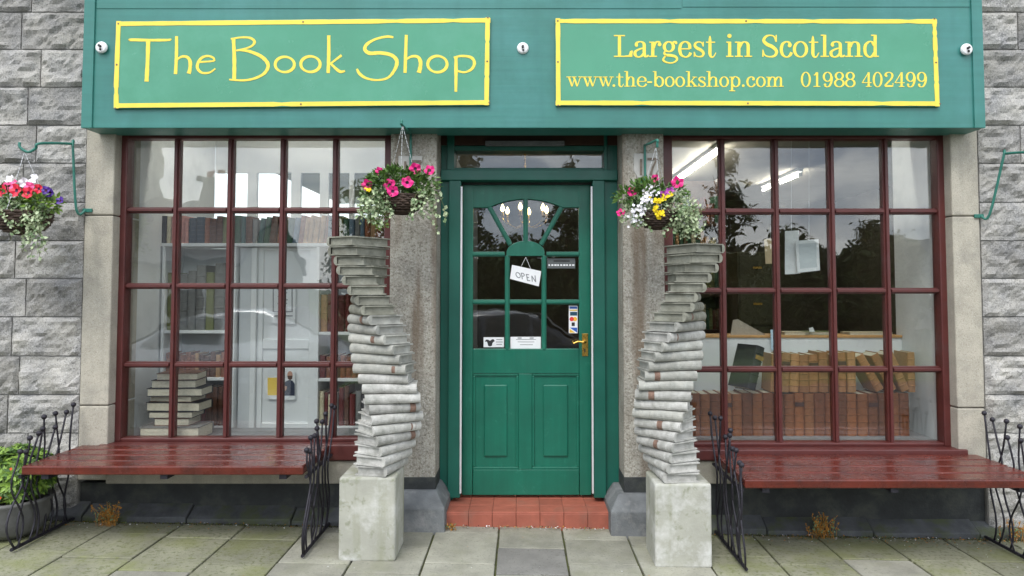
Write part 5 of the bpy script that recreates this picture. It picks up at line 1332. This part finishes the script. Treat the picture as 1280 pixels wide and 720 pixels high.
def weed(px, py, n, h, lab, Y=-.12):
    x, _ = at(px, py, Y); z0 = gz(x)
    q = MB()
    for _ in range(n):
        a, b = R.uniform(-.6, .6), R.uniform(-.4, .2); l = h * R.uniform(.4, 1.1); bx_ = x + R.gauss(0, .035)
        p = [Vector((bx_, Y + R.uniform(-.03, .02), z0 - .004)), Vector((bx_ + a * l * .4, Y + b * l * .4, z0 + l * .6)), Vector((bx_ + a * l, Y + b * l, z0 + l))]
        q.cur = 0; q.tube(p, .0014, 4)
        for _k in range(7):
            u = R.uniform(.3, 1); q.cur = R.choice([0, 0, 1]); q.leaf(p[0].lerp(p[2], u) + rv(.006), rv() + Vector((0, 0, .4)), rv() + Vector((0, -1, 0)), .018, .009)
    o = q.build('weed', [m_dry, m_leafD], loc=(x, Y, z0 - .004)); tag(o, lab, 'weed', 'dried weeds at the foot of the wall')
weed(135, 650, 34, .13, 'dried orange weed at the wall foot under the left bench', -.14); weed(1030, 668, 34, .13, 'dried yellow weed at the wall foot under the right bench', -.10)
weed(562, 652, 10, .035, 'tiny dried weed at the left corner of the red step', -.10); weed(1265, 660, 16, .14, 'pale dried weed by the far right bench end', -.10)
q = MB()
for _ in range(900):
    x = R.choice([R.uniform(-2.9, -.9), R.uniform(1.0, 3.2), R.uniform(1.6, 3.0), R.uniform(-.5, .6)]); y = -.09 - abs(R.gauss(0, .07)) if abs(x) > .8 else -.04 - abs(R.gauss(0, .02))
    q.cur = R.choice([0, 0, 1, 2, 3]); l = R.uniform(.005, .016)
    q.leaf((x, y, gz(x) + .004 + R.uniform(0, .004)), (R.uniform(-1, 1), R.uniform(-1, 1), .2), (0, 0, 1), l, l * .7, .2)
for _ in range(260):
    x = R.uniform(-3.4, 3.4); y = R.uniform(-2.2, -.1); l = R.uniform(.003, .009); q.cur = R.choice([1, 1, 0, 2, 3])
    q.leaf((x, y, gz(x) + .002), (R.uniform(-1, 1), R.uniform(-1, 1), .1), (0, 0, 1), l, l * .7, .2)
o = q.build('leaf_litter', [m_dry, m_soil, m_leafD, m_paper]); o['kind'] = 'stuff'; o['label'] = 'scattered dead leaves and litter along the foot of the wall'; o['category'] = 'litter'
q = MB()
for _ in range(2600):                                    # moss cushions in the gutter under the plinth
    x = R.choice([R.uniform(-3.6, -.95), R.uniform(1.0, 3.6)]); y = -.088 - abs(R.gauss(0, .012))
    l = R.uniform(.004, .012); q.cur = R.choice([0, 0, 1])
    q.leaf((x, y, gz(x) - .002), (R.uniform(-1, 1), R.uniform(-1, 1), 1.), rv(), l, l * .7)
o = q.build('moss', [M('moss', (.09, .10, .02), .95, .4, 30), m_soil]); o['kind'] = 'stuff'; o['label'] = 'line of moss where the paving meets the plinth'; o['category'] = 'moss'

# ------------------------------------------------------------------ across the street (seen mirrored in the glass)
def tree(x, y, h, r, lab, seed):
    rr = random.Random(seed); z0 = -.36
    s = thing('tree', lab, 'tree', (x, y, z0), 'trees across the street')
    q = MB(); q.tube([(x, y, z0), (x + .05, y, z0 + h * .25), (x - .08, y, z0 + h * .55), (x, y, z0 + h * .9)], [.14, .11, .07, .02], 7)
    for k in range(7):
        a = rr.uniform(0, 6.28); zb = z0 + h * rr.uniform(.2, .6); q.tube([(x, y, zb), (x + r * .4 * math.cos(a), y + r * .4 * math.sin(a), zb + h * .12), (x + r * .85 * math.cos(a), y + r * .85 * math.sin(a), zb + h * .2)], [.05, .035, .01], 5)
    q.build('trunk', M('bark', (.06, .045, .03), .9, .3, 12), s)
    q = MB(); cl = []
    for k in range(26):
        u = rr.uniform(.12, 1.0); k_ = r * (1.0 - .75 * max(0, u - .45) / .55) * rr.uniform(.2, 1); a = rr.uniform(0, 6.28)
        cl.append((x + k_ * math.cos(a), y + k_ * math.sin(a), z0 + h * u * .96, rr.uniform(.3, .55) * (.7 + r * .2)))
    for k in range(4600 if h < 5 else 3200):
        c = rr.choice(cl); d_ = Vector((rr.gauss(0, .5), rr.gauss(0, .5), rr.gauss(0, .45))) * c[3]
        q.cur = rr.choice([0, 0, 1]); l = rr.uniform(.14, .26)
        q.leaf((c[0] + d_.x, c[1] + d_.y, max(z0 + .05, c[2] + d_.z)), (rr.uniform(-1, 1), rr.uniform(-1, 1), rr.uniform(-1, .6)), (rr.uniform(-1, 1), rr.uniform(-1, 1), 1), l, l * .55)
    q.build('crown', [M('tree_leaf', (.035, .055, .016), .6, .4, 4), M('tree_leaf_light', (.06, .085, .02), .6, .4, 4)], s)
TR = [(-5.6, 6.2, .9), (-2.1, 6.6, 1.1), (-.4, 3.5, 1.4), (1.7, 6.5, .9), (3.5, 3.6, 1.4), (5.4, 3.9, 1.4), (7.3, 7.2, 1.0), (9.4, 3.8, 1.4), (11.1, 4.1, 1.4), (12.9, 3.6, 1.4), (-4.0, 3.2, 1.3)]
tl = ['tall slim tree by the cottage', 'tall tree opposite the left door pillar', 'low bushy tree opposite the door', 'tall slim tree opposite the door', 'low bushy tree second right of the door', 'broad low tree third right of the door', 'tallest broad tree opposite the right window',
      'broad tree right of the tallest one', 'broad tree second right of the tallest one', 'broad tree beside the low outbuilding', 'low bush between the two tall left trees']
for k, (x, h, r) in enumerate(TR): tree(x, -20 + (k % 3) * .7, h, r, tl[k] + ' across the street', 50 + k)
q = MB(); rr = random.Random(5)
for k in range(16000):
    x = rr.uniform(-5.5, 15); hh = 3.5 + .5 * noise.noise(Vector((x * .5, 0, 0))) + .3 * noise.noise(Vector((x * 2, 0, 5))); z = -.36 + hh * rr.random() ** .8
    q.cur = rr.choice([0, 0, 0, 1]); l = rr.uniform(.2, .38)
    q.leaf((x, -22.3 + rr.uniform(-.5, .5), z), (rr.uniform(-1, 1), rr.uniform(-1, 1), rr.uniform(-1, .6)), (rr.uniform(-1, 1), rr.uniform(-1, 1), .4), l, l * .6)
hs = thing('hedge', 'tall overgrown dark hedge behind the trees across the street', 'hedge', (4.7, -22.3, -.36))
q.build('foliage', [M('tree_leaf', (.035, .055, .016)), M('tree_leaf_light', (.06, .085, .02))], hs)['kind'] = 'stuff'
q = MB(); q.box(-5.3, 14.8, -22.7, -22.5, -.36, 2.7); q.build('hedge_core', M('hedge_core', (.02, .026, .012), .95, .3, 3), hs)
def house(x, y, w_, dp, eave, ridge, lab, chims):
    s = thing('house', lab, 'house', (x, y, -.36)); z0 = -.36; m_h = M('harling', (.42, .41, .38), .9, .12, 3, .5, 40); m_sl = M('slate', (.09, .095, .105), .6, .2, 8)
    ym = y - dp / 2; q = MB(); x0, x1 = x - w_ / 2, x + w_ / 2
    q.add([(x0, y, z0), (x1, y, z0), (x1, y - dp, z0), (x0, y - dp, z0), (x0, y, eave), (x1, y, eave), (x1, y - dp, eave), (x0, y - dp, eave), (x0, ym, ridge), (x1, ym, ridge)],
          [(0, 4, 5, 1), (2, 6, 7, 3), (1, 5, 9, 6, 2), (0, 3, 7, 8, 4), (4, 8, 9, 5), (6, 9, 8, 7), (0, 1, 2, 3)]); q.build('wall', m_h, s)
    for ys in (y + .2, y - dp - .2):
        ze = eave - .1
        q = MB(); q.add([(x0 - .1, ys, ze), (x1 + .1, ys, ze), (x1 + .1, ym, ridge + .06), (x0 - .1, ym, ridge + .06), (x0 - .1, ys, ze + .1), (x1 + .1, ys, ze + .1), (x1 + .1, ym, ridge + .16), (x0 - .1, ym, ridge + .16)],
                        [(0, 1, 2, 3), (4, 7, 6, 5), (0, 4, 5, 1), (1, 5, 6, 2), (3, 2, 6, 7), (0, 3, 7, 4)]); q.build('roof_slope', m_sl, s)
    for cx_, hw, top in chims:
        q = MB(); q.box(cx_ - hw, cx_ + hw, ym - .35, ym + .35, ridge - .5, top); q.box(cx_ - hw - .05, cx_ + hw + .05, ym - .4, ym + .4, top, top + .1); c = q.build('chimney', m_h, s)
        for k in (-.5, .5): q = MB(); q.lathe([(.10, 0), (.085, .3), (.06, .3), (.06, .05)], (cx_ + k * hw, ym, top + .1), 12); q.build('chimney_pot', m_tile, c)
    n = int(w_ / 2.2)
    for i in range(n):
        wx = x0 + w_ * (i + .5) / n
        if i == n // 2: q = MB(); q.box(wx - .42, wx + .42, y - .05, y + .04, z0, 1.65); q.build('door', m_darkwood, s); continue
        q = MB(); q.box(wx - .45, wx + .45, y - .05, y + .03, .5, 1.6); f = q.build('window', m_white, s); q = MB(); q.box(wx - .38, wx + .38, y + .025, y + .04, .58, 1.52); q.build('pane', m_black, f)
house(-11.2, -11.5, 9.6, 5, 2.2, 3.6, 'long grey harled cottage with two chimneys across the street', [(-9.9, .38, 5.3), (-7.9, .28, 4.2)])
house(17.6, -24, 5.2, 4, 2.2, 3.4, 'low grey outbuilding beyond the trees across the street', [])
def car(x, y, body, lab, flip):
    s = thing('parked_car', lab, 'car', (x, y, -.31), 'cars parked along the street'); z0 = -.31; f_ = -1 if flip else 1
    st = [(-2.05, .45, .62, .62, .70), (-1.9, .28, .80, .82, .80), (-1.2, .22, .90, .95, .85), (-.55, .2, .92, 1.36, .86), (.3, .2, .92, 1.46, .86), (1.1, .2, .92, 1.40, .86), (1.75, .24, .92, 1.02, .84), (2.0, .3, .86, .88, .80), (2.08, .45, .7, .7, .72)]
    q = MB(); vs = []
    for (u, zb, zm, zt, hw) in st:
        tw = hw * (.74 if zt > zm + .2 else .93)
        vs += [(x + f_ * u, y + sg * a, z0 + z) for sg, a, z in ((-1, hw * .9, zb), (-1, hw, (zb + zm) / 2), (-1, hw * .97, zm), (-1, tw, zt - .04), (-1, tw * .8, zt), (1, tw * .8, zt), (1, tw, zt - .04), (1, hw * .97, zm), (1, hw, (zb + zm) / 2), (1, hw * .9, zb))]
    n = 10; fs = []
    for i in range(len(st) - 1):
        for k in range(n): fs.append((i * n + k, i * n + (k + 1) % n, (i + 1) * n + (k + 1) % n, (i + 1) * n + k))
    fs += [tuple(range(n)), tuple(range(len(vs) - 1, len(vs) - n - 1, -1))]
    q.add(vs, fs); bo = q.build('body', body, s, smooth=True, bevel=.02)
    for sg in (-1, 1):
        for (u0, u1, v0, v1) in ((-.95, -.48, .55, .95), (-.42, .28, .95, .98), (.36, 1.08, .98, .92), ):
            q = MB(); q.add([(x + f_ * u0, y + sg * .85, z0 + .96), (x + f_ * u1, y + sg * .85, z0 + .96), (x + f_ * u1, y + sg * .685, z0 + (1.38 if u1 > -.4 else 1.30)), (x + f_ * (u0 + (.36 if u0 < -.9 else 0)), y + sg * .69, z0 + (1.38 if u0 > -.9 else 1.28))], [(0, 1, 2, 3)]); q.build('side_window', CARGLASS, s)
    for (ua, za, ub, zb) in ((-1.19, .98, -.58, 1.35), (1.74, 1.05, 1.13, 1.395)):
        q = MB(); q.add([(x + f_ * ua, y - .7, z0 + za), (x + f_ * ua, y + .7, z0 + za), (x + f_ * ub, y + .6, z0 + zb + .02), (x + f_ * ub, y - .6, z0 + zb + .02)], [(0, 1, 2, 3)]); q.build('windscreen', m_black, s)
    for u in (-1.3, 1.3):
        for sg in (-1, 1):
            q = MB(); q.lathe([(.20, -.1), (.30, -.1), (.32, -.06), (.32, .06), (.30, .1), (.20, .1)], (0, 0, 0), 24); q.v = [(x + f_ * u + v[0], y + sg * .78 + v[2], z0 + .33 + v[1]) for v in q.v]; wl = q.build('wheel', m_black, s, smooth=True)
            q = MB(); q.lathe([(.0001, .03), (.06, .05), (.19, .07), (.2, .1)], (0, 0, 0), 20); q.v = [(x + f_ * u + v[0], y + sg * (.78 + v[2]), z0 + .33 + v[1]) for v in q.v]; q.build('rim', m_alu, wl)
    for sg in (-1, 1):
        q = MB(); q.ball((x - f_ * 1.93, y + sg * .58, z0 + .68), .11); q.build('headlight', m_plastic, s, smooth=True)
car(-4.9, -7.0, M('car_silver', (.45, .46, .48), .25, .03, 2, metal=.6, coat=.8), 'silver hatchback parked across from the left window', False)
car(-.3, -7.1, M('car_dark', (.03, .035, .05), .25, .03, 2, metal=.4, coat=.8), 'dark hatchback parked across from the door', True)
